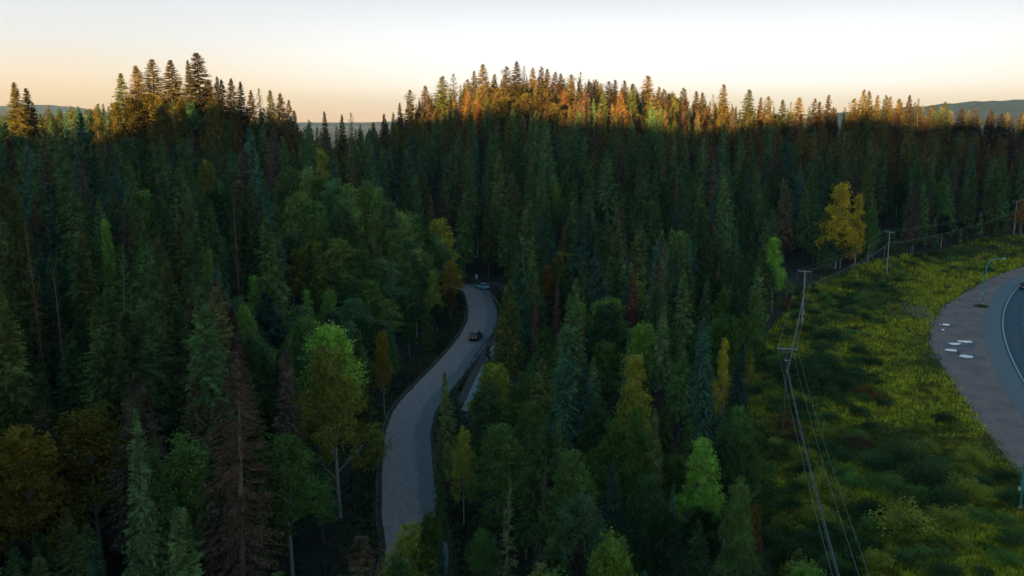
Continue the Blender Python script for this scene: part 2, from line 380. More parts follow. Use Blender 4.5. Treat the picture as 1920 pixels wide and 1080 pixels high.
def shoulder_b(t, su, nz):
    g = nz(7.0, 5, .7); a = nz(.5); x = su.outputs['X']
    col = MIX(t, MR(t, g, .3, .7), (0.15, 0.17, 0.19), (0.27, 0.29, 0.32))
    return MIX(t, MR(t, M(t, 'ADD', x, M(t, 'MULTIPLY', M(t, 'SUBTRACT', a, .5), .5)), 0, .45, .75, 0), col, (0.24, 0.20, 0.21)), .8, g
def hwy_b(t, su, nz):
    g = nz(8.0, 5); x = su.outputs['X']
    col = MIX(t, MR(t, g, .3, .7), (0.04, 0.08, 0.115), (0.07, 0.12, 0.165))
    wv = M(t, 'ABSOLUTE', M(t, 'SINE', M(t, 'MULTIPLY', x, 22.0)))
    return MIX(t, MR(t, wv, .6, 1, 0, .5), col, (0.035, 0.055, 0.075)), .7, g
ribbon('road', RL, RR, 0.012, surface_mat('worn_road', road_b), 'narrow worn road winding through the forest', rag=.14, cols=12)
MATG = surface_mat('gravel', gravel_b)
ribbon('gravel_shoulder', GL, HL - HN * 2.6, 0.010, MATG, 'wide pinkish gravel turnout beside the highway', rag=1.3, cols=16)
ribbon('road_shoulder', HL - HN * 3.4, HL - HN * .1, 0.016, surface_mat('asphalt_shoulder', shoulder_b), 'pale asphalt shoulder of the highway', rag=.15, cols=8)
ribbon('highway', HL - HN * .12, HL + HN * 15, 0.022, surface_mat('asphalt', hwy_b), 'dark asphalt highway curving past the frame', cols=14)
MAT_PAINT = plain('road_paint', (0.62, 0.70, 0.74), .6, var=.2, scale=2)
def line_part(a, b, off, wd, z, name='road_marking'):
    A = HL[a:b] + HN[a:b] * (off - wd / 2); B = HL[a:b] + HN[a:b] * (off + wd / 2)
    return A, B, z
mk_ = [line_part(0, 120, .35, .17, .027), line_part(0, 120, 11.4, .17, .027)]
def strips(L):
    V = []; Q = []
    for A, B, z in L:
        b0 = len(V)
        for p, q in zip(A, B): V += [(p[0], p[1], z), (q[0], q[1], z)]
        for i in range(len(A) - 1): Q.append((b0 + 2 * i, b0 + 2 * i + 1, b0 + 2 * i + 3, b0 + 2 * i + 2))
    return V, Q
V, Q = strips(mk_); link('road_line', mesh_np('road_line', V, Q, MAT_PAINT), kind='structure', label='white edge line of the highway')
HLd = dens(HL, 600); HNd = -normals2(HLd)
if HNd[300][0] < 0: HNd = -HNd
L = []
for k in range(6, 590, 18):
    A = HLd[k:k + 7] + HNd[k:k + 7] * 4.25; B = HLd[k:k + 7] + HNd[k:k + 7] * 4.42; L.append((A, B, .027))
    L.append((HLd[k:k + 7] + HNd[k:k + 7] * 7.8, HLd[k:k + 7] + HNd[k:k + 7] * 7.97, .027))
V, Q = strips(L); link('road_line', mesh_np('lane_dashes', V, Q, MAT_PAINT), kind='structure', label='white lane dashes of the highway')
# low gravel patch beyond the turnout
def blob(cx, cy, rx, ry, z, mat, n=40, rag=.25, seed=0, rot=0.0, rings=4):
    V = [(cx, cy, z)]; UV = [(.5, .5)]; Q = []
    for r_ in range(1, rings + 1):
        for k in range(n):
            a = 2 * math.pi * k / n; s = 1 + rag * (float(noise2(math.cos(a) * 2 + 7, math.sin(a) * 2 + 5, 1, seed)) - .5) * 2 + rag * .4 * (float(noise2(math.cos(a) * 6 + 7, math.sin(a) * 6 + 5, 1, seed)) - .5)
            x, y = rx * s * math.cos(a) * r_ / rings, ry * s * math.sin(a) * r_ / rings
            V.append((cx + x * math.cos(rot) - y * math.sin(rot), cy + x * math.sin(rot) + y * math.cos(rot), z)); UV.append((.5, .5))
    T = [(0, 1 + k, 1 + (k + 1) % n) for k in range(n)]
    for r_ in range(rings - 1):
        for k in range(n):
            a, b_, c_, d_ = 1 + r_ * n + k, 1 + r_ * n + (k + 1) % n, 1 + (r_ + 1) * n + (k + 1) % n, 1 + (r_ + 1) * n + k
            T += [(a, d_, c_), (a, c_, b_)]
    return mesh_np('blob', V, T, mat, uv=UV)
p = at0(1735, 592); link('gravel_patch', blob(p[0], p[1], 2.6, 14, .006, MATG, rag=.35, seed=4, rot=R(-6)), kind='structure', label='grey gravel patch beside the turnout')
m, t, o = newmat('puddle_water'); b = N(t, 'ShaderNodeBsdfPrincipled'); b.inputs['Base Color'].default_value = (0.20, 0.19, 0.19, 1); b.inputs['Roughness'].default_value = .03
b.inputs['IOR'].default_value = 1.9; b.inputs['Metallic'].default_value = 0.0; b.inputs['Coat Weight'].default_value = 1.0; b.inputs['Coat Roughness'].default_value = .02; b.inputs['Coat IOR'].default_value = 1.7
t.links.new(b.outputs[0], o.inputs[0]); MATP = m
for k, (px, py, wd, hp, lab) in enumerate([(1771, 608.5, 18, 3.4, 'small thin puddle farthest from the highway line on the gravel turnout'), (1767, 618, 7, 3, 'tiny round puddle on the gravel just below the farthest puddle'),
        (1809, 640.5, 27, 4.2, 'long thin pale puddle reaching right, nearest the shoulder in the row of puddles'), (1790, 644.5, 23, 4.2, 'pale puddle whose right tip touches under the longest puddle'),
        (1783, 656.5, 22, 4.2, 'pale puddle left of the biggest puddle on the gravel turnout'), (1813, 668.5, 25, 6.2, 'biggest and thickest pale puddle, nearest one on the gravel turnout')]):
    cx, cy = at0(px, py); y0 = at0(px, py + hp / 2)[1]; y1 = at0(px, py - hp / 2)[1]
    o_ = link('puddle', blob(0, 0, wd / 2 * math.hypot(cy, CH) / F, (y1 - y0) / 2, 0, MATP, n=48, rag=.22, seed=30 + k, rot=R(-9)), loc=(cx, cy, .017), category='puddle', group='puddles on the gravel turnout', label=lab)
    MBm = None
# wet dark rims of the puddles
MATW = plain('wet_gravel', (0.07, 0.062, 0.068), .5, var=.3, scale=3)
for k, (px, py, rx, ry) in enumerate([(1771, 610, 1.8, 1.8), (1805, 645, 3.9, 3.0), (1784, 658, 2.1, 2.0), (1813, 669, 2.5, 2.4), (1755, 668, 1.2, 1.6), (1800, 563, .9, 1.2), (1795, 588, .8, 1.0)]):
    p = at0(px, py); link('ground_stain', blob(p[0], p[1], rx, ry, .0135, MATW, rag=.4, seed=50 + k), kind='structure', label='damp dark gravel')

# pale gravel bank and earth strip right of the winding road
bank = dens(W([(938, 600), (926, 628), (908, 652), (893, 678), (878, 706), (862, 738), (846, 772)]), 50)
bn = normals2(bank)
if bn[25][0] < 0: bn = -bn
def earth_b(t, su, nz):
    g = nz(4.0, 5); return MIX(t, g, (0.05, 0.032, 0.035), (0.20, 0.12, 0.115)), .9, g
def pale_b(t, su, nz):
    g = nz(3.0, 5, .8); return MIX(t, MR(t, g, .3, .7), (0.16, 0.20, 0.23), (0.46, 0.52, 0.56)), .8, g
def bankmesh(name, a0, a1, z0, z1, mat, label):
    V = []; UV = []; n = len(bank); cols = 6
    for i in range(n):
        e = float(sstep(0, .15, i / n) * (1 - sstep(.9, 1, i / n)))
        for j in range(cols + 1):
            f_ = j / cols; off = a0 + (a1 - a0) * f_ * (.25 + .75 * e); p = bank[i] + bn[i] * off
            V.append((p[0], p[1], z0 + (z1 - z0) * f_ + (fbm(p[0], p[1], 1.5, 8) - .5) * .15)); UV.append((f_, i / n))
    i2 = (np.arange(n - 1)[:, None] * (cols + 1) + np.arange(cols)[None, :]).ravel()
    link(name, mesh_np(name, V, np.stack([i2, i2 + 1, i2 + cols + 2, i2 + cols + 1], 1), mat, False, uv=UV), kind='structure', label=label)
bankmesh('earth_bank', .2, 1.5, .14, .20, surface_mat('red_earth', earth_b), 'reddish earth strip beside the road')
bankmesh('gravel_bank', 1.5, 4.6, .20, .18, surface_mat('pale_gravel', pale_b), 'pale grey gravel strip beyond the road barrier')
# ------------------------------------------------------------------ guard rail round the outside of the bend
def offset_curve(px, n): return dens(W(px), n)
def guard_rail(curve, label, mat, mpost, h=.72):
    o0 = bpy.data.objects.new('guard_rail', None); C.objects.link(o0); o0.location = (*curve[0], 0); o0['label'] = label; o0['category'] = 'guard rail'
    b0 = MB(); prof = [(0.0, h - .16), (.05, h - .10), (0.0, h), (.05, h + .10), (0.0, h + .16), (-.02, h + .16), (-.02, h - .16)]
    nn = normals2(curve); n = len(curve); V = []; Fq = []
    for i in range(n):
        for a, z in prof: V.append((curve[i][0] - curve[0][0] + nn[i][0] * a, curve[i][1] - curve[0][1] + nn[i][1] * a, z))
    k = len(prof)
    for i in range(n - 1):
        for j in range(k): Fq.append((i * k + j, i * k + (j + 1) % k, (i + 1) * k + (j + 1) % k, (i + 1) * k + j))
    b0.add(V, Fq); link('rail', b0.mesh('rail', mat), o0)
    pm = MB(); pm.box((0, 0, h / 2), (.16, .16, h + .1)); pmm = pm.mesh('post', mpost)
    for i in range(0, n, 6): link('post', pmm, o0, (curve[i][0] - curve[0][0], curve[i][1] - curve[0][1], 0))
MAT_RAIL = plain('rail_steel', (0.38, 0.37, 0.40), .5, .4)
guard_rail(offset_curve([(912, 549), (925, 562), (936, 578), (939, 594), (934, 612), (920, 634), (903, 655), (884, 684), (868, 712)], 90), 'long pale metal guard rail round the outside of the road bend', MAT_RAIL, MAT_WOODPOLE)
# low asphalt kerb on the inner side of the road
KB = RL[20:118]; kn = RN[20:118]
V = []; Fq = []
for i in range(len(KB)):
    for a, z in ((-.75, 0), (-.7, .11), (-.55, .12), (-.5, 0)): V.append((*(KB[i] + kn[i] * a), z + .004))
for i in range(len(KB) - 1):
    for j in range(3): Fq.append((i * 4 + j, i * 4 + j + 1, i * 4 + j + 5, i * 4 + j + 4))
link('kerb', mesh_np('kerb', V, Fq, plain('kerb_earth', (0.15, 0.10, 0.085), .9, var=.4, scale=1.5)), kind='structure', label='low reddish kerb along the inner edge of the road')

# ------------------------------------------------------------------ cars
def empty(name, loc, label, cat, group=None, rz=0.0):
    e = bpy.data.objects.new(name, None); C.objects.link(e); e.location = loc; e.rotation_euler = (0, 0, rz); e['label'] = label; e['category'] = cat
    if group: e['group'] = group
    return e
GLASS = plain('car_glass', (0.02, 0.03, 0.04), .08); TYRE = plain('tyre_rubber', (0.02, 0.02, 0.02), .85); RIM = plain('alloy_rim', (0.4, 0.4, 0.42), .3, .9)
TAIL = plain('tail_light_lit', (1.0, 0.12, 0.05), .3, emit=.05); TAIL0 = plain('tail_light_glass', (0.35, 0.03, 0.03), .25); HEAD = plain('headlight_glass', (0.75, 0.78, 0.8), .15); PLATE = plain('number_plate_blank', (0.6, 0.6, 0.6), .5)
def car(loc, rz, mat, label, tail, suv=True, group=None):
    """x = forward. Body lofted from cross-sections."""
    e = empty('car', loc, label, 'car', group, rz); Lh, Wd = 2.25, .92; H1 = .95; H2 = 1.66 if suv else 1.42
    secs = [(-Lh, .34, .78, .80), (-Lh + .08, .24, 1.00, .88), (-Lh + .5, .22, 1.02, Wd), (-1.1, .22, 1.0, Wd), (.2, .22, .98, Wd), (1.0, .22, .97, Wd), (1.7, .24, .90, .90), (Lh - .12, .26, .80, .84), (Lh, .34, .66, .74)]
    V = []; Q = []
    for x, z0, z1, wd in secs: V += [(x, -wd * .93, z0), (x, -wd, z0 + .18), (x, -wd, z1 - .12), (x, -wd * .9, z1), (x, wd * .9, z1), (x, wd, z1 - .12), (x, wd, z0 + .18), (x, wd * .93, z0)]
    for i in range(len(secs) - 1):
        for j in range(8): Q.append((i * 8 + j, i * 8 + (j + 1) % 8, (i + 1) * 8 + (j + 1) % 8, (i + 1) * 8 + j))
    b0 = MB(); b0.add(V, Q + [tuple(range(8)), tuple(range((len(secs) - 1) * 8, len(secs) * 8))[::-1]]); link('body', b0.mesh('body', mat), e)
    rear = -Lh + .12 if suv else -1.6
    cv = [(rear, .98, .80), (rear + .28, H2 - .06, .66), (rear + .7, H2, .66), (.35, H2 - .02, .66), (1.15, .98, .80)]
    V = []; Q = []
    for x, z, wd in cv: V += [(x, -.80, .96), (x, -wd, z), (x, wd, z), (x, .80, .96)]
    for i in range(4):
        for j in range(3): Q.append((i * 4 + j, i * 4 + j + 1, i * 4 + j + 5, i * 4 + j + 4))
    g = MB(); g.add(V, Q + [(0, 1, 2, 3), (16, 17, 18, 19)][:0]); link('window', g.mesh('window', GLASS), e)
    r_ = MB(); r_.box(((rear + .28 + .35) / 2, 0, H2 + .012), (.35 - rear - .28, 1.30, .05)); 
    for sx, sz in ((rear + .05, 1), (.75, 1)):
        for s in (-1, 1): r_.tube([(sx if sx > 0 else rear, s * .80, .97), (.36 if sx > 0 else rear + .28, s * .66, H2)], .035, 5)
    for s in (-1, 1): r_.tube([(-.4, s * .82, .97), (-.4, s * .67, H2)], .04, 5)
    link('roof', r_.mesh('roof', mat), e)
    for sx in (-1.35, 1.38):
        for s in (-1, 1):
            wh = MB(); wh.tube([(sx, s * .72, .34), (sx, s * .94, .34)], .34, 16); wo = link('wheel', wh.mesh('tyre', TYRE), e)
            rm = MB(); rm.tube([(sx, s * .93, .34), (sx, s * .955, .34)], .20, 10); link('rim', rm.mesh('rim', RIM), wo)
    for s in (-1, 1):
        tl = MB(); tl.box((-Lh + .01, s * .68, .80), (.10, .30, .17)); link('tail_light', tl.mesh('tail_light', tail), e)
        hd = MB(); hd.box((Lh - .06, s * .60, .66), (.10, .30, .14)); link('headlight', hd.mesh('headlight', HEAD), e)
        mr = MB(); mr.box((.85, s * 1.0, 1.02), (.12, .16, .12)); link('side_mirror', mr.mesh('side_mirror', mat), e)
    pl = MB(); pl.box((-Lh - .005, 0, .66), (.03, .45, .14)); link('number_plate', pl.mesh('number_plate', PLATE), e)
    bm_ = MB(); bm_.box((-Lh + .02, 0, .42), (.16, 1.5, .2)); link('bumper', bm_.mesh('bumper', TYRE), e)
    return e
p = at0(892, 636)
car((p[0], p[1], .02), math.atan2(1, .22), plain('black_paint', (0.015, 0.02, 0.03), .22), 'black car driving away up the winding forest road with its tail lights on', TAIL)
p = at0(904, 543)
car((p[0], p[1] + 1, .02), R(122), plain('pale_blue_paint', (0.28, 0.62, 0.74), .3), 'pale blue car parked off the outside of the road bend under the trees', TAIL0, False)
p = at0(1917, 541)
car((p[0] + .5, p[1], .03), R(52), plain('dark_paint', (0.03, 0.035, 0.05), .25), 'dark car with glowing tail light driving on the highway curve', TAIL)
p = at0(903, 541); link('lay_by', blob(p[0] + 1, p[1] + 2, 6.5, 6, .008, surface_mat('dirt', earth_b), seed=70), kind='structure', label='dirt lay-by outside the bend')
p = at0(893, 533); e = empty('road_sign', (p[0], p[1] + 1.5, 0), 'slim white sign on a post behind the pale blue car', 'sign')
b0 = MB(); b0.tube([(0, 0, 0), (0, 0, 2.1)], .04, 6); link('post', b0.mesh('post', MAT_METAL), e)
b0 = MB(); b0.box((0, -.06, 1.75), (.45, .03, 1.2)); link('panel', b0.mesh('panel', plain('sign_white', (0.55, 0.68, 0.72), .5)), e)

# ------------------------------------------------------------------ utility poles and their wires
POLES = []
def utility_pole(px, ybase, h, rz, label, mat, bx=None, braces=True):
    x, y = bx if bx else at0(px, ybase); z = G1(x, y)
    e = empty('utility_pole', (x, y, z), label, 'utility pole', 'utility poles along the clearing', rz)
    a = MB(); a.tube([(0, 0, -.3), (0, 0, h * .5), (0, 0, h)], [.17, .14, .11], 10); link('pole', a.mesh('pole', mat), e)
    a = MB(); a.box((0, -.15, h - .25), (2.7, .12, .14)); arm = link('crossarm', a.mesh('crossarm', MAT_PALEPOLE), e)
    a = MB(); a.tube([(0, -.14, h - .95), (.75, -.16, h - .33)], .025, 5); a.tube([(0, -.14, h - .95), (-.75, -.16, h - .33)], .025, 5); link('brace', a.mesh('brace', MAT_METAL), e)
    tips = []
    for q in (-1.25, .55, 1.25):
        a = MB(); a.tube([(q, -.15, h - .19), (q, -.15, h - .08), (q, -.15, h - .02), (q, -.15, h + .08)], [.03, .09, .06, .03], 8); link('insulator', a.mesh('insulator', MAT_CERAMIC), e)
        v = Vector((q, -.15, h + .06)); v.rotate(e.rotation_euler); tips.append(Vector((x, y, z)) + v)
    a = MB(); a.box((0, 0, h - 1.9), (.55, .34, .10)); link('bracket', a.mesh('bracket', MAT_METAL), e)
    lows = []
    for dz in (3.2, 3.55):
        v = Vector((.22, -.1, h - dz)); v.rotate(e.rotation_euler); lows.append(Vector((x, y, z)) + v)
    a = MB(); a.box((.2, -.1, h - 3.38), (.2, .14, .55)); link('cable_bracket', a.mesh('cable_bracket', MAT_METAL), e)
    POLES.append((tips, lows)); return e
utility_pole(0, 0, 12, R(-10), 'wooden utility pole standing in the shrubs nearest the camera, below the picture', MAT_WOODPOLE, bx=(22.5, 54))
utility_pole(1467, 808, 12, R(-14), 'dark brown utility pole with a crossarm, nearest in view at the edge of the clearing', MAT_WOODPOLE)
utility_pole(1503, 614, 12, R(-28), 'utility pole with crossarm where the line turns at the corner of the clearing', MAT_PALEPOLE)
utility_pole(1662, 516, 12, R(-48), 'pale utility pole with crossarm standing on open grass near the golden trees', MAT_PALEPOLE)
utility_pole(1899, 452, 12, R(-55), 'farthest pale utility pole against the dark trees beside the orange tree', MAT_PALEPOLE)
utility_pole(0, 0, 12, R(-60), 'utility pole beyond the farthest one, outside the picture', MAT_PALEPOLE, bx=(245, 335))
def hang(points, r, sag, label, mat, n=26):
    a = MB(); P = []
    for p, q in zip(points[:-1], points[1:]):
        for k in range(n):
            f_ = k / n; v = p.lerp(q, f_); v.z -= sag * 4 * f_ * (1 - f_) * ((p - q).length / 70) ** 1.5; P.append(v)
    P.append(points[-1]); o0 = P[0].copy(); a.tube([v - o0 for v in P], r, 5)
    link('power_cable', a.mesh('power_cable', mat), loc=o0, label=label, category='cable', group='overhead cables on the utility poles')
for k, nm in enumerate(('left', 'middle', 'right')):
    hang([pp[0][k] for pp in POLES], .013, 1.0, f'thin bare conductor running over the {nm} insulators of the utility poles', MAT_WIRE)
hang([pp[1][0] for pp in POLES], .06, .9, 'thick grey cable bundle hung below the crossarms of the utility poles', MAT_CABLE)
hang([pp[1][1] for pp in POLES], .015, 1.1, 'thinner grey cable slung just beneath the thick bundle', MAT_WIRE)

# ------------------------------------------------------------------ street lamps
def lamp(px, py, rz, label, h=10.4, arm=4.6):
    x, y = at0(px, py); e = empty('street_lamp', (x, y, 0), label, 'street lamp', 'teal street lamps along the highway', rz)
    a = MB(); P = [(0, 0, 0), (0, 0, h * .6)]; rr = [.16, .125]
    for k in range(9):
        q = math.pi / 2 * k / 8; P.append((2.2 * (1 - math.cos(q)), 0, h - 2.2 + 2.2 * math.sin(q))); rr.append(.115 - .003 * k)
    P.append((arm - .8, 0, h + .06)); rr.append(.055); a.tube(P, rr, 10); link('pole', a.mesh('pole', MAT_TEAL, True), e)
    a = MB(); a.tube([(arm - .85, 0, h + .06), (arm - .6, 0, h + .1), (arm - .2, 0, h + .1), (arm + .05, 0, h + .03)], [.07, .15, .14, .05], 8); hd = link('lamp_head', a.mesh('lamp_head', plain('lamp_housing', (0.45, 0.55, 0.58), .4, .3)), e)
    a = MB(); a.box((arm - .4, 0, h - .04), (.5, .2, .06)); link('lens', a.mesh('lens', HEAD), hd)
    a = MB(); a.box((0, 0, .14), (.55, .55, .28), taper=.8); a.box((0, 0, .3), (.3, .3, .1)); link('base', a.mesh('base', plain('concrete', (0.4, 0.42, 0.42), .8)), e)
    a = MB(); a.box((-.24, 0, 2.3), (.26, .2, .36)); link('junction_box', a.mesh('junction_box', PLATE), e)
lamp(1843, 569, R(8), 'teal curved-arm street lamp rising from a tuft of grass on the gravel turnout')
lamp(1912, 953, R(-12), 'teal street lamp pole at the very right edge, its head out of view')
# ------------------------------------------------------------------ tree shapes (plain arrays first, meshes after)
def tris(P, D, S, l, w_):
    """leaf/needle triangles: base centre P, direction D, side S, length l, width w_."""
    a = P - S * (w_ / 2)[:, None]; b = P + S * (w_ / 2)[:, None]; c = P + D * l[:, None]
    V = np.stack([a, b, c], 1).reshape(-1, 3); return V, np.arange(len(V)).reshape(-1, 3)
def unit(v): return v / (np.linalg.norm(v, axis=1)[:, None] + 1e-9)
def tube_np(P, r, n=5):
    P = np.array(P, float); V = []; Q = []
    for i in range(len(P)):
        t_ = P[min(i + 1, len(P) - 1)] - P[max(i - 1, 0)]; t_ /= np.linalg.norm(t_) + 1e-9
        a = np.cross(t_, (0, 0, 1.0) if abs(t_[2]) < .9 else (1.0, 0, 0)); a /= np.linalg.norm(a); c_ = np.cross(t_, a)
        for j in range(n):
            q = 2 * math.pi * j / n; V.append(P[i] + (a * math.cos(q) + c_ * math.sin(q)) * r[i])
    for i in range(len(P) - 1):
        for j in range(n):
            k = (j + 1) % n; A, B, C_, D_ = i * n + j, i * n + k, (i + 1) * n + k, (i + 1) * n + j
            Q += [(A, B, C_), (A, C_, D_)]
    return np.array(V), np.array(Q)
def merge(L):
    V = []; Q = []; b = 0
    for v, q in L: V.append(v); Q.append(q + b); b += len(v)
    return np.vstack(V), np.vstack(Q)
def spruce_np(seed, H=20.0, Rr=2.6, c0=.18, nlev=52, per=6, kpt=5, size=.75, sparse=0.0, club=False, twigs=False):
    g = np.random.default_rng(seed); nb = nlev * per
    lev = np.repeat((np.arange(nlev) + .5) / nlev, per) + g.normal(0, .006, nb)
    lev = np.clip(lev, 0, .992); az = g.uniform(0, 2 * math.pi, nb)
    prof = (1 - lev) ** .74 * (1 - .35 * np.exp(-((lev) / .12) ** 2))
    if club: prof = prof * .8 + .16 * np.exp(-((lev - .88) / .07) ** 2)
    lump = 1 + .22 * np.sin(az * 2 + seed) * np.sin(lev * 17 + seed * 1.7) + .12 * np.sin(lev * 41 + az + seed)
    L = Rr * prof * lump * g.uniform(.62, 1.18, nb) + .05
    keep = g.uniform(0, 1, nb) > sparse * (0.4 + .9 * (1 - lev)); lev, az, L = lev[keep], az[keep], L[keep]; nb = len(L)
    z = H * (c0 + (1 - c0) * lev); slope = .55 * lev ** 2 - .42 * (1 - lev) + g.normal(0, .08, nb)
    k = np.linspace(.22, 1.0, kpt); B = np.repeat(np.arange(nb), kpt); K = np.tile(k, nb)
    Lb = L[B]; cx, cy = np.cos(az[B]), np.sin(az[B]); h = Lb * K
    P = np.stack([cx * h, cy * h, z[B] + slope[B] * h - .10 * h * K], 1)
    O = np.stack([cx, cy, slope[B] - .15], 1); O = unit(O); Sd = np.stack([-cy, cx, np.zeros_like(cx)], 1)
    out_ = []; s = size * (.26 + .74 * (1 - lev[B]) ** .8)
    for sg in (-1, 1):
        a = g.uniform(.35, 1.0, len(P))[:, None]; D = unit(O * (1 - a * .5) + Sd * sg * a + np.array([0, 0, -.25]) + g.normal(0, .12, P.shape))
        S_ = unit(np.cross(D, g.normal(0, .6, P.shape) + np.array([0, 0, 1.0])))
        l = s * g.uniform(.7, 1.3, len(P)) * (.6 + .5 * (1 - np.abs(K - .6))); out_.append(tris(P, D, S_, l, l * g.uniform(.28, .42, len(P))))
    D = unit(O * .35 + np.array([0, 0, -1.0]) + g.normal(0, .25, P.shape)); S_ = unit(Sd * g.uniform(-1, 1, len(P))[:, None] + O * g.uniform(-1, 1, len(P))[:, None])
    l = s * g.uniform(.5, 1.05, len(P)); out_.append(tris(P, D, S_, l, l * .45))
    T = np.stack([np.cos(az) * L, np.sin(az) * L, z + slope * L - .10 * L], 1); D = unit(np.stack([np.cos(az), np.sin(az), slope + .25], 1)); S_ = unit(np.cross(D, g.normal(0, 1, D.shape)))
    l = size * (.2 + .5 * (1 - lev)); out_.append(tris(T, D, S_, l, l * .35))
    n2 = 16; zz = H * (1 - np.linspace(.0, .06, n2)); D = unit(g.normal(0, .5, (n2, 3)) + np.array([0, 0, 1.3])); out_.append(tris(np.stack([zz * 0, zz * 0, zz], 1) - np.array([0, 0, .3]), D, unit(np.cross(D, g.normal(0, 1, D.shape))), np.full(n2, .42), np.full(n2, .13)))
    crown = merge(out_)
    tr = [tube_np([(0, 0, -.8), (0, 0, H * .02), (0, 0, H * .5), (0, 0, H * .985)], [.30, .22, .14, .015], 6)]
    if twigs:
        for q in range(0, nb, 2):
            a = np.array([0, 0, z[q]]); b = T[q] * .98; tr.append(tube_np([a, (a + b) / 2 + np.array([0, 0, -.1]), b], [.035, .025, .01], 3))
    else:
        for q in range(14):                               # bare dead stubs under the live crown
            zz = H * c0 * g.uniform(.35, 1.15); a_ = g.uniform(0, 6.28); l = g.uniform(.5, 1.5)
            tr.append(tube_np([(0, 0, zz), (math.cos(a_) * l, math.sin(a_) * l, zz - .35 * l)], [.03, .01], 3))
    return crown, merge(tr)
def aspen_np(seed, H=16.0, Rr=3.0, c0=.30, nclump=230, leaves=17, size=.46, cone=False, open_=0.0, cr=(.35, .80)):
    g = np.random.default_rng(seed); zc = H * c0; Ct = []; tr = []
    tr.append(tube_np([(0, 0, -.6), (.12, 0, H * .3), (-.1, .1, H * .62), (0, 0, H * .93)], [.20, .155, .09, .02], 6))
    nl = 9; lobes = [(0, 0, H - Rr * .52, Rr * .50)] if not cone else [(0, 0, H - Rr * .34, Rr * .26), (0, 0, H - Rr * .8, Rr * .34)]
    for q in range(nl):
        a = 2.4 * q + seed; f_ = (q + .5) / nl; rr = Rr * (.50 + .22 * math.sin(math.pi * f_)) * g.uniform(.75, 1.1); off = Rr * (.95 - .62 * f_) * g.uniform(.55, 1.0) * (.6 + .7 * math.sin(math.pi * min(1, f_ + .25)))
        if cone: rr = Rr * (.62 - .44 * f_) * g.uniform(.85, 1.15); off = Rr * (.55 - .42 * f_)
        zl = zc + (H - zc) * (.10 + .74 * f_); lobes.append((math.cos(a) * off, math.sin(a) * off, zl, rr))
        tr.append(tube_np([(0, 0, zl - rr * 1.3), (math.cos(a) * off * .5, math.sin(a) * off * .5, zl - rr * .5), (math.cos(a) * off, math.sin(a) * off, zl + rr * .2)], [.08, .05, .015], 4))
    wt = np.array([l[3] ** 2 for l in lobes]); wt /= wt.sum(); pick = g.choice(len(lobes), nclump, p=wt); lb = np.array(lobes)[pick]
    d = unit(g.normal(0, 1, (nclump, 3))); d[:, 2] = np.abs(d[:, 2]) * np.sign(g.uniform(-.45, 1, nclump)); r = g.uniform(.55, 1.08, nclump)
    cc = lb[:, :3] + d * (lb[:, 3] * r)[:, None] * np.array([1, 1, 1.18]) ; cc[:, 2] = np.minimum(cc[:, 2], H)
    if open_: cc = cc[g.uniform(0, 1, nclump) > open_]
    n = len(cc); B = np.repeat(np.arange(n), leaves); cs = g.uniform(*cr, n)
    P = cc[B] + g.normal(0, 1, (n * leaves, 3)) * (cs[B])[:, None] * np.array([.75, .75, .55])
    D = unit(g.normal(0, 1, P.shape) + np.array([0, 0, -.1])); S_ = unit(np.cross(D, g.normal(0, 1, P.shape) + np.array([0, 0, .8])))
    l = size * g.uniform(.6, 1.25, len(P)); crown = tris(P, D, S_, l, l * .8)
    for q in range(0, n, 5):
        j = int(np.argmin([(cc[q][0] - L_[0]) ** 2 + (cc[q][1] - L_[1]) ** 2 + (cc[q][2] - L_[2]) ** 2 for L_ in lobes])); L_ = lobes[j]
        tr.append(tube_np([(L_[0] * .7, L_[1] * .7, L_[2] - L_[3] * .4), tuple(cc[q])], [.03, .008], 3))
    return crown, merge(tr)
def bush_np(seed, n=420, size=.26, spiky=False):
    g = np.random.default_rng(seed); d = unit(g.normal(0, 1, (n, 3))); d[:, 2] = np.abs(d[:, 2]); lump = 1 + .3 * np.sin(d[:, 0] * 5 + seed) * np.sin(d[:, 1] * 4 + seed * 2)
    P = d * (g.uniform(.45, 1.05, n) * lump)[:, None] * np.array([1, 1, .9]) + g.normal(0, .07, (n, 3)); P[:, 2] = np.maximum(P[:, 2], .02)
    D = unit(d * (1.0 if not spiky else 1.6) + g.normal(0, .6, P.shape) + np.array([0, 0, .25])); S_ = unit(np.cross(D, g.normal(0, 1, P.shape))); l = size * g.uniform(.6, 1.3, n) * (1.5 if spiky else 1)
    crown = tris(P, D, S_, l, l * (.55 if not spiky else .25)); st = []
    for q in range(7):
        a = g.uniform(0, 6.28); e_ = g.uniform(.3, .8); st.append(tube_np([(0, 0, -.1), (math.cos(a) * e_ * .5, math.sin(a) * e_ * .5, .4), (math.cos(a) * e_, math.sin(a) * e_, .85)], [.035, .025, .008], 3))
    return crown, merge(st)

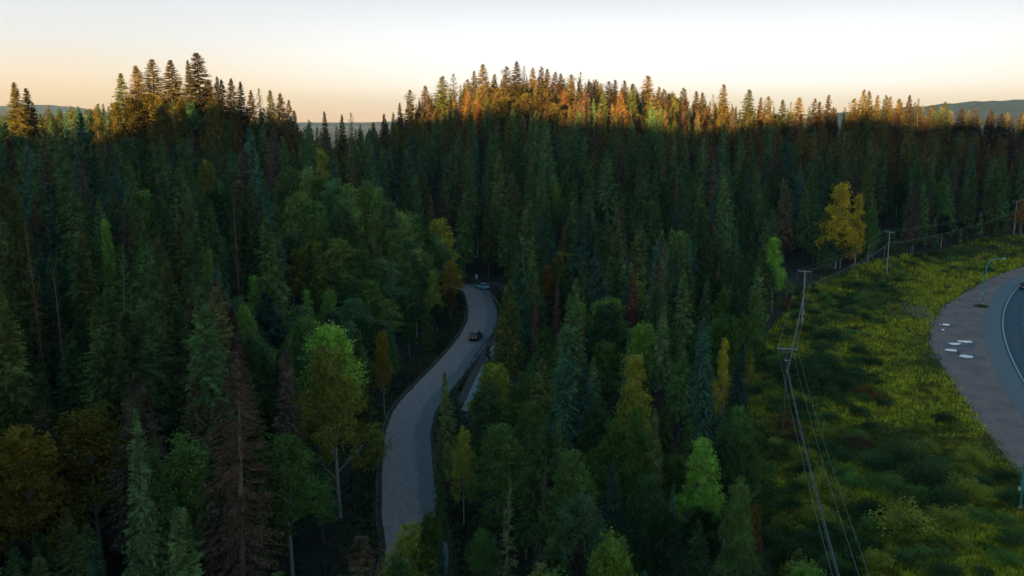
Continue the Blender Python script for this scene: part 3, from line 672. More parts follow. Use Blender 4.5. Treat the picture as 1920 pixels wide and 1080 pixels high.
PS = {}                                                 # name -> (list of (crown mesh, trunk mesh), reference height, reference radius)
def reg(key, arr, cm, tm, H, Rr): PS.setdefault(key, []).append((mesh_np(key + '_crown', *arr[0], cm), mesh_np(key + '_trunk', *arr[1], tm), H, Rr, len(arr[0][1])))
for s in range(7): reg('spruce', spruce_np(100 + s, c0=.10 + .03 * (s % 4), nlev=62, per=7, size=.82, sparse=.06 * (s % 3), club=(s == 5)), MAT_NEEDLE, MAT_BARK, 20, 2.6)
for s in range(8): reg('spruce_fine', spruce_np(140 + s, c0=(.12, .30, .22, .16, .34, .2, .08, .26)[s], nlev=92, per=8, kpt=7, size=.60, sparse=.12 + .05 * (s % 3)), MAT_NEEDLE, MAT_BARK, 20, 2.6)
for s in range(3): reg('thin_spruce', spruce_np(160 + s, c0=.10, nlev=70, per=5, kpt=6, size=.50, sparse=.40, club=(s == 1)), MAT_NEEDLE, MAT_GREYBARK, 20, 2.6)
for s in range(3): reg('dead_spruce', spruce_np(180 + s, c0=.12, nlev=70, per=6, kpt=6, size=.46, sparse=.28, twigs=True), MAT_NEEDLE, MAT_DEADWOOD, 20, 2.6)
for s in range(6): reg('aspen', aspen_np(200 + s, nclump=250, c0=.26 + .04 * (s % 3)), MAT_LEAF, MAT_BIRCH, 16, 3.0)
for s in range(5): reg('aspen_fine', aspen_np(220 + s, nclump=330, leaves=34, size=.29, cr=(.28, .62), c0=(.22, .3, .26, .4, .2)[s], open_=.05 * s), MAT_LEAF, MAT_BIRCH, 16, 3.0)
for s in range(4): reg('aspen_near', aspen_np(280 + s, nclump=400, leaves=48, size=.22, cr=(.24, .55), c0=(.22, .3, .26, .36)[s], open_=.08 * s), MAT_LEAF, MAT_BIRCH, 16, 3.0)
for s in range(4): reg('poplar', aspen_np(260 + s, nclump=330, leaves=30, size=.29, cr=(.26, .6), c0=(.12, .2, .16, .28)[s], cone=True), MAT_LEAF, MAT_BIRCH, 16, 3.0)
for s in range(4): reg('bush', bush_np(240 + s, n=800, size=.17, spiky=(s == 3)), MAT_LEAF, MAT_DEADWOOD, 1, 1)
for s in range(4): reg('bush_big', bush_np(250 + s, n=3000, size=.095), MAT_LEAF, MAT_BARK, 1, 1)
LOD = [spruce_np(300 + s, nlev=38, per=6, kpt=3, size=1.15, c0=.12 + .03 * (s % 3), sparse=.06 * (s % 3), club=(s == 3)) for s in range(6)]
LODN = [spruce_np(320 + s, nlev=52, per=7, kpt=4, size=.9, c0=.16 + .03 * (s % 3), sparse=.08 * (s % 3)) for s in range(4)]
LODA = [aspen_np(340 + s, nclump=90, leaves=11, size=.75) for s in range(4)]

TINT = {'dark green': (.020, .044, .022), 'blue-green': (.018, .048, .036), 'olive': (.040, .050, .018), 'brownish': (.062, .042, .030), 'mid green': (.032, .062, .028),
        'leaf green': (.060, .125, .034), 'soft green': (.075, .140, .062), 'lime green': (.15, .26, .045), 'yellow': (.32, .25, .035), 'yellow-green': (.19, .20, .035), 'orange': (.36, .18, .03),
        'dull ochre': (.30, .22, .04), 'golden': (.82, .60, .055), 'rust red': (.22, .055, .030), 'brown': (.15, .085, .062), 'dark leaf green': (.035, .075, .028), 'orange brown': (.24, .13, .04)}
for k_ in ('dark green', 'blue-green', 'olive', 'brownish', 'mid green'): TINT[k_] = tuple(2.3 * v for v in TINT[k_])
TINT['brownish'] = (.115, .092, .062); TINT['dark green'] = (.060, .104, .036); TINT['mid green'] = (.084, .142, .050); TINT['blue-green'] = (.045, .105, .072); TINT['olive'] = (.098, .112, .036)
for k_ in ('dark green', 'blue-green', 'olive', 'mid green'): TINT[k_] = tuple(1.35 * v for v in TINT[k_])
TINT['warm olive'] = (.16, .125, .032); TINT['warm brown'] = (.13, .085, .04)  # ridge-top crown colours with the low sun's warmth and brightness painted in
for k_ in ('leaf green', 'soft green', 'dark leaf green', 'lime green', 'yellow-green'): TINT[k_] = tuple(1.55 * v for v in TINT[k_])
TINT['pale grove green'] = (.20, .30, .085); TINT['leaf green'] = (.125, .235, .055); TINT['yellow'] = (.42, .33, .04)
TREES = []                                              # dicts
def tree(kind, x, y, h, r, tint, label=None, group=None, fine=False, hero=False, proto=None, lean=0):
    TREES.append(dict(kind=kind, x=float(x), y=float(y), z=G1(x, y), h=h, r=r, tint=tint, label=label, group=group, fine=fine, hero=hero, proto=proto, seed=len(TREES)))
def tree_px(kind, px, py, Y, hw, tint, label=None, group=None, **k):
    """Stand a tree at distance Y so that its top is where the photograph's perspective puts it."""
    a, b, c_ = ray(px, py)
    if Y < 0:                                            # a height was given: find the distance it implies
        hh = -Y; Y = 100.0
        for _ in range(30): Y = (CH - hh - G1(a / b * Y, Y)) * b / -c_
    x = a / b * Y; zt = CH + c_ / b * Y; h = zt - G1(x, Y)
    tree(kind, x, Y, max(h, 3), hw * Y / F, tint, label, group, hero=True, **k)

G_ = 'distinct trees among the forest'
# -- the trees one can single out in the photograph
H_ = [('dead_spruce', 421, 642, 66, 95, 'brown', 'tall dead spruce with brown needles rising alone from the dark woods at the lower left', True),
 ('aspen', 626, 648, 92, 66, 'yellow-green', 'spreading yellow-green aspen with a bare pale trunk left of the winding road', True),
 ('aspen', 716, 617, -13, 17, 'yellow', 'slim aspen with a yellow top standing at the left verge of the winding road', True),
 ('aspen', 42, 800, 74, 76, 'dull ochre', 'dim ochre willow sprawling at the left edge of the picture', True),
 ('aspen', 165, 765, 78, 92, 'dull ochre', 'large dull ochre tree with bare grey limbs showing, low at the left', True),
 ('spruce', 238, 768, 66, 48, 'mid green', 'shaggy grey-green spruce directly right of the dull ochre tree', True),
 ('spruce', 150, 1030, 52, 40, 'blue-green', 'small pale blue-green spruce top at the bottom edge below the yellow tree', True),
 ('thin_spruce', 100, 470, 100, 30, 'brownish', 'thin spruce with a long pale bare trunk on the left slope', True),
 ('thin_spruce', 205, 452, 106, 34, 'dark green', 'sparse spruce with a pale bare lower trunk right of the thin brownish one', True),
 ('spruce', 272, 420, 110, 46, 'dark green', 'tall narrow dark spruce right of the sparse pale-trunked one', True),
 ('spruce', 148, 445, 118, 36, 'olive', 'olive-tinged spruce between two pale-trunked spruces on the left slope', True),
 ('spruce', 350, 400, 128, 44, 'dark green', 'broad dark spruce in the middle of the left slope', True),
 ('spruce', 20, 370, 112, 52, 'olive', 'huge spruce at the left edge with a pale dead snag beside it', True),
 ('thin_spruce', 58, 400, 104, 12, 'brown', 'thin bare snag beside the huge spruce at the left edge', True),
 ('spruce', 132, 285, 150, 40, 'dark green', 'tall spruce behind the huge one at the left edge', True),
 ('thin_spruce', 435, 322, 150, 26, 'brownish', 'brownish spruce with long grey trunk above the dark left slope', True),
 ('aspen', 203, 408, 135, 20, 'lime green', 'lime green aspen top poking out of the dark left slope', True),
 ('aspen', 386, 468, 140, 13, 'lime green', 'small lime aspen top right of the broad dark spruce', True),
 ('aspen', 384, 302, 215, 20, 'yellow-green', 'round yellow-green tree top high on the left slope', False),
 ('aspen', 452, 572, 130, 26, 'lime green', 'lime green aspen with leaning top left of the pale green pair', True),
 ('aspen', 478, 515, 148, 20, 'lime green', 'narrow lime green aspen above the leaning one', True),
 ('aspen', 578, 540, 150, 20, 'lime green', 'bright green slender aspen, left one of a pair in the dark spruces', True),
 ('aspen', 617, 545, 150, 20, 'leaf green', 'bright green slender aspen, right one of a pair in the dark spruces', True),
 ('spruce', 505, 545, 138, 42, 'blue-green', 'blue-green spruce standing left of the bright green pair', True),
 ('spruce', 840, 692, -15, 27, 'olive', 'dark spruce with tan tips jutting over the right edge of the road', True),
 ('aspen', 842, 488, -12, 20, 'yellow', 'yellow aspen at the tip of the aspen grove by the road bend', False),
 ('aspen', 812, 505, -12, 18, 'yellow-green', 'yellow-green aspen just left of the yellow one by the road bend', False),
 ('aspen', 846, 540, -7, 12, 'orange brown', 'small orange-brown tree under the yellow aspen by the road bend', False),
 ('aspen', 1028, 497, -12, 12, 'orange', 'small dull orange aspen among dark spruces right of the road bend', False),
 ('dead_spruce', 1187, 487, -19, 22, 'rust red', 'reddish dead spruce standing out in the middle woods', False),
 ('thin_spruce', 1097, 590, -14, 10, 'rust red', 'very thin rust red dead spruce below the reddish one', True),
 ('dead_spruce', 1044, 530, -14, 18, 'brown', 'brown dead spruce right under the small orange aspen', False),
 ('dead_spruce', 1003, 572, -13, 16, 'brown', 'brown dead spruce left of and below the small orange aspen', False),
 ('aspen', 985, 700, -11, 34, 'leaf green', 'bright green round aspen right of the pale gravel strip', True),
 ('thin_spruce', 1048, 768, -13, 42, 'dark green', 'sparse tree hung with a few orange leaves above the pale dead snag', True),
 ('thin_spruce', 944, 896, 67, 34, 'olive', 'thin spruce with a pale trunk showing through, bottom centre', True),
 ('thin_spruce', 1008, 860, -13, 18, 'brownish', 'grey snag-like thin spruce with a pale trunk', True),
 ('aspen', 868, 800, -11, 22, 'yellow-green', 'slim olive-green aspen right of the lower road', True),
 ('aspen', 802, 962, -10, 30, 'leaf green', 'green leafy tree overhanging the right edge of the lower road', True),
 ('aspen', 745, 1038, -8, 30, 'leaf green', 'low green tree cutting across the road at the very bottom', True),
 ('spruce', 822, 790, -14, 17, 'dark green', 'small dark spruce against the right edge of the road', True),
 ('aspen', 770, 980, -9, 48, 'yellow-green', 'bright green bushy tree covering the right half of the road at the bottom', True),
 ('spruce', 828, 1008, -9, 17, 'blue-green', 'small blue spruce right of the tree that covers the road', True),
 ('aspen', 1068, 842, -14, 50, 'leaf green', 'tall round-topped green aspen in the lower middle woods', True),
 ('aspen', 1150, 790, -14, 52, 'leaf green', 'large green aspen behind the round-topped one', True),
 ('aspen', 1190, 762, -14, 26, 'leaf green', 'pointed bright green aspen rising above the large one', True),
 ('spruce', 1228, 765, -15, 32, 'olive', 'dark olive spruce right of the pointed bright green aspen', True),
 ('spruce', 1155, 860, -12, 26, 'blue-green', 'blue-green spruce in front of the large green aspen', True),
 ('aspen', 1145, 1003, -13, 62, 'lime green', 'bright yellow-green aspen crown at the bottom edge of the lower middle woods', True),
 ('spruce', 1258, 903, -12, 22, 'blue-green', 'small pale blue spruce between the aspens', True),
 ('aspen', 1240, 950, -10, 44, 'dark leaf green', 'dark round green tree below the small pale blue spruce', True),
 ('aspen', 1318, 822, -13, 38, 'lime green', 'brightest lime aspen left of the utility pole', True),
 ('aspen', 1366, 805, -13, 42, 'dark leaf green', 'broad green aspen directly right of the brightest lime one', True),
 ('aspen', 1382, 892, -12, 30, 'leaf green', 'green aspen with a pale pointed top below the broad one', True),
 ('aspen', 1412, 948, -8, 18, 'orange brown', 'small aspen with orange leaves near the power cables, bottom', True),
 ('aspen', 1370, 962, -8, 16, 'orange', 'small ochre aspen left of the one with orange leaves', True),
 ('aspen', 1392, 1000, -10, 38, 'leaf green', 'green aspen below the two small orange ones', True),
 ('spruce', 1308, 735, -12, 15, 'blue-green', 'small teal spruce left of the nearest visible utility pole', True),
 ('aspen', 1357, 636, -14, 15, 'yellow', 'golden aspen half hidden behind a dark spruce at the clearing edge', False),
 ('spruce', 1383, 640, -14, 28, 'blue-green', 'dark spruce in front of the golden aspen at the clearing edge', False),
 ('aspen', 1455, 444, 196, 24, 'lime green', 'light green aspen with a pale bare trunk left of the corner pole', False),
 ('aspen', 1576, 344, 252, 40, 'golden', 'largest golden aspen glowing at the top of the clearing', True),
 ('aspen', 1612, 364, 256, 20, 'golden', 'slimmer golden aspen at the right shoulder of the largest one', True),
 ('aspen', 1634, 392, 258, 16, 'leaf green', 'small green aspen right of the golden pair', False),
 ('aspen', 1921, 372, 312, 14, 'orange', 'orange tree cut by the right edge behind the farthest pole', False),
 ('aspen', 1415, 540, -15, 26, 'leaf green', 'round green tree at the clearing edge left of the power cables', False),
 ('aspen', 1385, 500, -17, 28, 'dark leaf green', 'dark green broadleaf tree above the round green one', False),
 ('aspen', 1043, 345, 270, 14, 'lime green', 'small lime aspen top high in the middle hillside', False),
 ('spruce', 935, 278, 250, 24, 'olive', 'tall olive spruce standing above the others on the middle hillside', False),
 ('spruce', 1140, 282, 250, 32, 'mid green', 'broad green spruce right of the tall olive one on the hillside', False),
 ('spruce', 1065, 420, 205, 18, 'dark green', 'pointed spruce with a bare pale trunk above the brown dead one', False),
 ('spruce', 1240, 572, -17, 24, 'mid green', 'slender green spruce in the middle woods right of the thin red one', False),
 ('dead_spruce', 1270, 300, 262, 14, 'brown', 'greyish brown spruce on the hillside, right part', False),
 ('dead_spruce', 377, 235, 265, 16, 'brown', 'brown tinged spruce below the widest skyline trees', False)]
for k_, px, py, Y, hw, tn, lb, fn in H_: tree_px(k_, px, py, Y, hw, tn, lb, G_, fine=fn)
for t in TREES:
    if t['tint'] == 'golden' and t['y'] > 240: t['proto'] = 0
# the aspen grove left of the bend
GA = [(545, 315, 200), (575, 312, 196), (600, 330, 192), (625, 342, 190), (655, 345, 188), (682, 342, 190), (705, 352, 190), (728, 372, 190), (748, 392, 192), (768, 398, 196), (790, 412, 202), (806, 440, 205), (822, 462, 208), (560, 360, 180), (590, 378, 178), (640, 385, 180), (670, 398, 182), (700, 402, 182), (735, 430, 186), (762, 450, 190), (785, 478, 196), (640, 450, 172), (680, 465, 172), (720, 490, 176), (750, 520, 180), (778, 540, 188), (690, 530, 165), (660, 560, 158), (720, 560, 166)]
for i, (px, py, Y) in enumerate(GA):
    tn = ('pale grove green', 'pale grove green', 'leaf green', 'soft green')[i % 4]
    tree_px('aspen', px, py + RNG.uniform(-4, 4), Y, RNG.uniform(28, 38), tn, None, 'aspens of the grove left of the road bend', fine=True)
# trees standing against the sky
SKYT = [(30, 153, 13, 250), (55, 164, 14, 255), (228, 136, 14, 290), (262, 122, 15, 292), (280, 110, 20, 295), (321, 112, 17, 296), (356, 112, 10, 292), (372, 98, 22, 296), (392, 150, 11, 298), (405, 143, 9, 300), (421, 148, 10, 304), (434, 146, 10, 300), (451, 152, 9, 304), (470, 168, 9, 300), (486, 164, 9, 304), (508, 168, 10, 302), (527, 174, 10, 304), (540, 186, 9, 300), (550, 206, 8, 300), (612, 208, 8, 320), (640, 214, 8, 330), (655, 210, 9, 325), (722, 212, 8, 330), (737, 210, 7, 340), (751, 192, 7, 380), (768, 168, 12, 385), (800, 160, 12, 390), (828, 142, 16, 395), (848, 137, 14, 395), (875, 148, 10, 400), (887, 132, 8, 400), (905, 119, 13, 400), (925, 138, 9, 405), (950, 124, 13, 400), (968, 114, 11, 402), (984, 122, 9, 405), (1000, 126, 10, 402), (1015, 124, 9, 406), (1026, 128, 9, 404), (1040, 134, 10, 402), (1052, 137, 9, 404), (1070, 139, 12, 402), (1092, 134, 9, 405), (1106, 152, 10, 400), (1118, 148, 8, 405), (1140, 152, 12, 404), (1152, 149, 9, 405), (1170, 150, 9, 402), (1190, 156, 13, 400), (1213, 141, 15, 402), (1235, 162, 8, 404), (1247, 166, 9, 404), (1266, 184, 8, 400), (1286, 164, 11, 402), (1307, 170, 9, 405), (1323, 172, 9, 402), (1340, 176, 8, 405), (1355, 157, 11, 404), (1376, 200, 8, 400), (1400, 167, 13, 402), (1425, 182, 8, 408), (1440, 180, 11, 404), (1470, 186, 10, 406), (1486, 190, 8, 404), (1500, 182, 14, 405), (1526, 184, 8, 408), (1540, 190, 9, 404), (1552, 177, 9, 406), (1566, 200, 8, 402), (1600, 184, 12, 412), (1617, 167, 10, 418), (1632, 170, 10, 420), (1646, 178, 9, 418), (1658, 178, 9, 420), (1672, 180, 9, 420), (1690, 184, 12, 418), (1708, 177, 8, 420), (1726, 184, 10, 420), (1748, 196, 10, 418), (1772, 190, 10, 420), (1800, 202, 12, 420), (1828, 204, 12, 420), (1856, 206, 11, 420), (1880, 212, 12, 420), (1905, 216, 12, 418)]
named = {372: 'broadest and tallest dark spruce on the left skyline', 280: 'wide bushy spruce on the left skyline, second clump from its left end', 321: 'pointed spruce between the two tallest clumps of the left skyline', 228: 'lone pointed spruce at the left end of the left hilltop', 30: 'first of two dark spruces against the pale hills at the far left', 55: 'second of two dark spruces against the pale hills at the far left', 905: 'dark pointed spruce poking up left of the highest hilltop', 968: 'tallest sunlit spruce at the very top of the middle hill', 1213: 'broad sunlit spruce rising above its neighbours right of the hilltop', 1355: 'pointed spruce standing clear of the skyline right of the hilltop', 1400: 'spruce with a tiered outline standing clear against the sky, right of the pointed one', 737: 'thin spruce against the sky at the left foot of the middle hill', 1617: 'tallest spruce of the clump by the far blue hill'}
SC = ['brownish', 'olive', 'warm olive', 'warm olive', 'warm brown']  # skyline crowns: mostly tints that carry painted evening sunlight
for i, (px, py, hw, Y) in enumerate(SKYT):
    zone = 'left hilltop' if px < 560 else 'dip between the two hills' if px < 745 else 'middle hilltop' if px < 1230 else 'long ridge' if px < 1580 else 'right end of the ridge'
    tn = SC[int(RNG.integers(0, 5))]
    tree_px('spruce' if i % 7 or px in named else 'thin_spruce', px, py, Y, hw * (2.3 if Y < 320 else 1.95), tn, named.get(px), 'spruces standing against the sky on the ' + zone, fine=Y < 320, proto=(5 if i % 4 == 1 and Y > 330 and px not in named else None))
# trees just under the skyline, sunlight's orange and brown put into their tints
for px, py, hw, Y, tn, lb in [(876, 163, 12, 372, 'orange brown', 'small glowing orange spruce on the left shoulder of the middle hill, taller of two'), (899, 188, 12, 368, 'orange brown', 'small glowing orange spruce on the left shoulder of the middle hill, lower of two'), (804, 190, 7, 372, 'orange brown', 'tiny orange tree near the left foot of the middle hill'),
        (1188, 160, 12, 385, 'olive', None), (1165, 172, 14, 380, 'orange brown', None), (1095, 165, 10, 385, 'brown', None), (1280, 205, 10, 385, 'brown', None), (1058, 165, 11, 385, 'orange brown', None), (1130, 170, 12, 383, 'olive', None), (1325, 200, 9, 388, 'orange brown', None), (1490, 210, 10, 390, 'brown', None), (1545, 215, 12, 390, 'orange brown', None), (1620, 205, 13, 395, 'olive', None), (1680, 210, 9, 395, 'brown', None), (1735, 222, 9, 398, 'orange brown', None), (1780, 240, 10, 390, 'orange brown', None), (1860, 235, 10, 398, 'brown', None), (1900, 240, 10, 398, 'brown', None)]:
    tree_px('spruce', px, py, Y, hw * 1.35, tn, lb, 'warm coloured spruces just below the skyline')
for px, py, hw, Y in [(940, 165, 20, 385), (965, 160, 22, 388), (985, 175, 20, 380), (1010, 178, 20, 378), (935, 185, 22, 372), (1040, 192, 18, 372), (245, 180, 22, 262), (275, 176, 22, 264), (305, 178, 22, 262), (335, 185, 20, 260), (215, 190, 20, 258), (1200, 215, 18, 378), (300, 196, 22, 250), (400, 195, 20, 262), (440, 205, 20, 260), (180, 200, 20, 255)]:
    tree_px('aspen', px, py, Y, hw, 'warm olive', None, 'round leafy trees on the ' + ('middle hilltop' if Y > 300 else 'left hilltop'))

# -- the forest around them
PR = [[(860, 538), (905, 544), (938, 580), (940, 596), (905, 655), (872, 735), (862, 700), (826, 760), (812, 800), (800, 850), (806, 930), (800, 975), (760, 990), (735, 1080), (712, 1080), (714, 900), (720, 812), (742, 760), (776, 722), (811, 686), (845, 648), (866, 618), (872, 590)],
      [(1925, 452), (1830, 464), (1755, 484), (1700, 492), (1640, 507), (1580, 535), (1520, 570), (1505, 600), (1470, 650), (1440, 700), (1430, 780), (1440, 850), (1475, 920), (1500, 1000), (1560, 1085), (1925, 1085)],
      [(890, 520), (915, 520), (918, 548), (886, 545)], [(1640, 425), (1680, 425), (1680, 500), (1640, 500)], [(1485, 500), (1520, 500), (1515, 600), (1480, 650)],
      [(858, 735), (870, 690), (905, 655), (912, 668), (885, 715), (866, 745)]]
PRO = [np.array(p) for p in PR]
heroes = [t for t in TREES if t['hero']]
PF = lambda t: .62 if (t['tint'] == 'golden' and t['y'] > 240) else .38 if (t['y'] > 240 or not t['label']) else .30 if t['tint'] in ('lime green', 'leaf green', 'dark leaf green', 'dark green', 'olive') else .55
HB = []                                                  # picture boxes of the singled-out crowns
for t in heroes:
    x0, yt, d = proj(t['x'], t['y'], t['z'] + t['h']); _, yb, _ = proj(t['x'], t['y'], t['z'] + t['h'] * (1 - PF(t))); r = t['r'] * F / t['y']
    HB.append((float(x0) - r * .75, float(x0) + r * .75, float(yt), float(yb), t['y']))
HBn = np.array(HB)
skyx = [-400, 0, 60, 120, 220, 300, 400, 480, 540, 600, 680, 740, 765, 800, 860, 930, 1000, 1100, 1200, 1300, 1400, 1480, 1560, 1620, 1700, 1800, 1920, 2300]
skyy = [200, 203, 203, 204, 188, 182, 190, 203, 224, 233, 231, 226, 198, 176, 164, 153, 142, 152, 168, 186, 200, 204, 206, 193, 192, 202, 212, 210]
fracs = np.array([0.0, .12, .25, .4, .55, .7, .85, 1.0]); wid = np.array([.15, .35, .6, .85, .95, 1.0, .95, .5])
def fits(x, y, z, h, r, conif=True):
    """Does a tree of height h leave the road, the clearing and the singled-out crowns in sight?"""
    zz = z + h * (1 - fracs); px, py, d = proj(np.full(8, x), np.full(8, y), zz); rp = r * F / d * (fracs * .9 + .1 if conif else np.minimum(1, .4 + fracs * 2))
    if py[0] < np.interp(px[0], skyx, skyy) - 12 * float(noise2(x, y, 6, 88)) ** 2: return False
    X = np.concatenate([px - rp * .8, px, px + rp * .8]); Y_ = np.concatenate([py, py, py])
    for p in PRO:
        if inpoly(X, Y_, p).any(): return False
    m_ = HBn[:, 4] > y + 1
    for b_ in HBn[m_]:
        if ((X > b_[0]) & (X < b_[1]) & (Y_ > b_[2]) & (Y_ < b_[3])).any(): return False
    return True
clearP = CLEAR; GRID = {}
def near_any(x, y, dmin):
    gx, gy = int(x // 6), int(y // 6)
    for i in range(gx - 1, gx + 2):
        for j in range(gy - 1, gy + 2):
            for (a, b_) in GRID.get((i, j), ()):
                if (a - x) ** 2 + (b_ - y) ** 2 < dmin * dmin: return True
    return False
for t in TREES: GRID.setdefault((int(t['x'] // 6), int(t['y'] // 6)), []).append((t['x'], t['y']))
for px in range(1540, 1915, 17):                         # low fringe of the woods behind the upper end of the clearing
    x_, y_ = at0(px + RNG.uniform(-5, 5), float(np.interp(px, [1540, 1640, 1755, 1921], [514, 486, 470, 444])) + RNG.uniform(-3, 3)); h_ = RNG.uniform(5, 11); A_ = RNG.uniform() < .45
    tree('aspen' if A_ else 'spruce', x_, y_, h_, h_ * (.24 if A_ else .18), 'dark leaf green' if A_ else ('dark green', 'olive', 'mid green')[px % 3])
cand = []; y = 36.0
while y < 470:
    sp = 5.3 if y < 130 else 6.1 if y < 240 else 6.5
    half = .62 * y + 14; xr = np.arange(-half, half, sp)
    for x in xr: cand.append((x + RNG.uniform(-.45, .45) * sp, y + RNG.uniform(-.45, .45) * sp))
    y += sp
cand = np.array(cand); CG = ground(cand[:, 0], cand[:, 1])
inC = inpoly(cand[:, 0], cand[:, 1], clearP); dR = dist_line(cand[:, 0], cand[:, 1], ROADC[::3])
for (x, y), gz, ic, dr in zip(cand, CG, inC, dR):
    if ic or dr < RW / 2 + 2.6 + RNG.uniform(0, 2): continue
    pxg, pyg, _ = proj(x, y, gz); pxg = float(pxg); u = x / y
    left = pxg < 720 or (y < 215 and x < float(np.interp(y, ROADC[:, 1][:130], ROADC[:, 0][:130]) if y < 215 else -99))
    if 905 - 60 < pxg and y < 235 and not left and pxg < 950 and y > 222 and dr < 14: continue
    grove = (530 < pxg < 850 and 150 < y < 216 and left)
    nb_ = float(noise2(x, y, 22, 41)); asp = .05 + (.10 if nb_ > .72 else 0)
    if grove: asp = .85
    elif not left and y < 150: asp = .45 + (.30 if nb_ > .5 else 0)
    elif not left and y < 240: asp = .10
    elif left and y < 170 and pxg > 450: asp = .22
    elif left and y > 220: asp = .16
    elif y > 240: asp = .05
    if not left and 1330 < pxg < 1560 and y < 210: asp = .5
    isA = RNG.uniform() < asp
    if left: h = RNG.normal(23 if y < 190 else 21, 4.2)
    elif y < 125: h = RNG.normal(14.5, 3.6)
    elif y < 235: h = RNG.normal(18 - (3 if pxg > 1250 else 0), 4.2)
    else: h = RNG.normal(21, 4.4)
    if isA: h *= .74
    if dr < 9: h *= RNG.uniform(.45, .75)
    h = float(np.clip(h, 5, 30)); 
    if near_any(x, y, 2.1 if y < 200 else 2.6): continue
    r = (h * RNG.uniform(.088, .128) + .4) if not isA else h * RNG.uniform(.16, .23)
    ok = False
    for q in range(7):
        if fits(x, y, gz, h, r, not isA): ok = True; break
        h *= .84; r *= .9
        if h < 4.0: break
    if not ok: continue
    q = RNG.uniform()
    if isA: tn = ['dark leaf green', 'leaf green', 'yellow-green', 'soft green', 'lime green', 'yellow'][int(np.searchsorted([.12, .58, .70, .84, 1.1] if (not left and y < 150) else [.30, .68, .80, .92, .985 if 100 < y < 330 else 1.1], q))]
    else: tn = ['dark green', 'mid green', 'blue-green', 'olive', 'brownish'][int(np.searchsorted([.36, .56, .76, .89] if not (left and y < 170) else [.46, .54, .60, .82], q))]  # near left stand draws a darker mix, its shade put into the tints
    if isA and y > 325: tn = 'warm olive'
    if isA and y <= 325 and y > 240 and left and gz > 18: tn = 'dark leaf green'
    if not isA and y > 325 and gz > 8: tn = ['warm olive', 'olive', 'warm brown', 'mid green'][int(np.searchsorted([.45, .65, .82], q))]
    kind = 'aspen' if isA else ('dead_spruce' if (tn == 'brownish' and y > 125 and RNG.uniform() < .22) else 'spruce')
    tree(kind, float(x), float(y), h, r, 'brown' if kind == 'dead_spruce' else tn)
    GRID.setdefault((int(x // 6), int(y // 6)), []).append((x, y))

# ---- how large each tree shows (front-to-back silhouettes on a coarse raster)
RWd, RHt = 640, 360; occ = np.zeros((RHt, RWd), bool); sc_ = RWd / 1920
for t in sorted(TREES, key=lambda t: t['y']):
    x0, yt, d = proj(t['x'], t['y'], t['z'] + t['h']); _, yb, _ = proj(t['x'], t['y'], t['z']); x0, yt, yb = float(x0) * sc_, float(yt) * sc_, float(yb) * sc_; r = t['r'] * F / t['y'] * sc_
    a, b_ = max(0, int(yt)), min(RHt, int(yb) + 1); vis = 0
    for j in range(a, b_):
        f_ = (j - yt) / max(1, yb - yt)
        ww = r * (f_ * 1.15 if t['kind'] != 'aspen' else min(1, .35 + f_ * 2.2)) * (1 if f_ < .85 else .3); ww = min(ww, r)
        i0, i1 = max(0, int(x0 - ww)), min(RWd, int(x0 + ww) + 1)
        if i1 > i0: vis += int((~occ[j, i0:i1]).sum()); occ[j, i0:i1] = True
    t['vis'] = vis
LM = [(421, 700, 'the lone dead brown spruce'), (628, 700, 'the spreading yellow-green aspen'), (716, 640, 'the slim yellow-topped aspen'), (165, 820, 'the dull ochre tree'), (150, 1040, 'the pale blue-green spruce top'), (205, 500, 'the pale-trunked sparse spruce'), (20, 420, 'the huge edge spruce'), (132, 320, 'the tall spruce near the edge'), (435, 370, 'the long grey trunk'), (203, 420, 'the lime aspen on the slope'), (350, 450, 'the broad dark spruce'), (384, 320, 'the round yellow-green treetop'), (452, 590, 'the leaning lime aspen'), (598, 560, 'the bright green aspen pair'), (680, 400, 'the aspen grove'), (842, 510, 'the yellow aspen by the bend'), (892, 630, 'the black car'), (903, 537, 'the pale blue car'), (1028, 515, 'the small orange aspen'), (1187, 530, 'the reddish dead spruce'), (1097, 640, 'the thin rust red spruce'), (985, 725, 'the round bright green aspen'), (1048, 800, 'the sparse orange-hung tree'), (944, 940, 'the thin pale-trunked spruce'), (868, 830, 'the slim olive-green aspen'), (770, 1010, 'the tree covering the road'), (1068, 880, 'the round-topped green aspen'), (1190, 790, 'the pointed bright green aspen'), (1145, 1030, 'the bright crown at the bottom edge'), (1318, 850, 'the brightest lime aspen'), (1258, 930, 'the small pale blue spruce'), (1467, 720, 'the dark brown utility pole'), (1357, 660, 'the half-hidden golden aspen'), (1455, 480, 'the pale-trunked light green aspen'), (1503, 540, 'the corner utility pole'), (1578, 420, 'the largest golden aspen'), (1662, 470, 'the pole on open grass'), (1899, 420, 'the farthest utility pole'), (1850, 520, 'the curved street lamp'), (1795, 645, 'the puddles'), (1535, 720, 'the large dark willow shrub'), (1635, 745, 'the two tan shrubs'), (1700, 1000, 'the leafy yellow-green shrub'), (1912, 930, 'the lamp pole at the edge'), (1043, 360, 'the small high lime aspen'), (935, 320, 'the tall olive hillside spruce'), (1140, 320, 'the broad green hillside spruce'), (1065, 460, 'the bare-trunked pointed spruce'), (1270, 330, 'the greyish brown spruce'), (372, 150, 'the widest skyline spruce'), (228, 160, 'the lone skyline spruce'), (40, 175, 'the two far-left spruces'), (888, 190, 'the sun-tinted orange pair'), (968, 150, 'the highest hilltop spruce'), (1213, 170, 'the broad sunlit spruce'), (1355, 180, 'the pointed clear skyline spruce'), (1400, 190, 'the tiered skyline spruce'), (1617, 190, 'the tall clump by the blue hill'), (737, 220, 'the thin spruce in the dip'), (540, 210, 'the end of the left hilltop'), (1850, 220, 'the far blue hill'), (1500, 200, 'the middle of the long ridge')]
LMA = np.array([(a, b_) for a, b_, _ in LM], float)
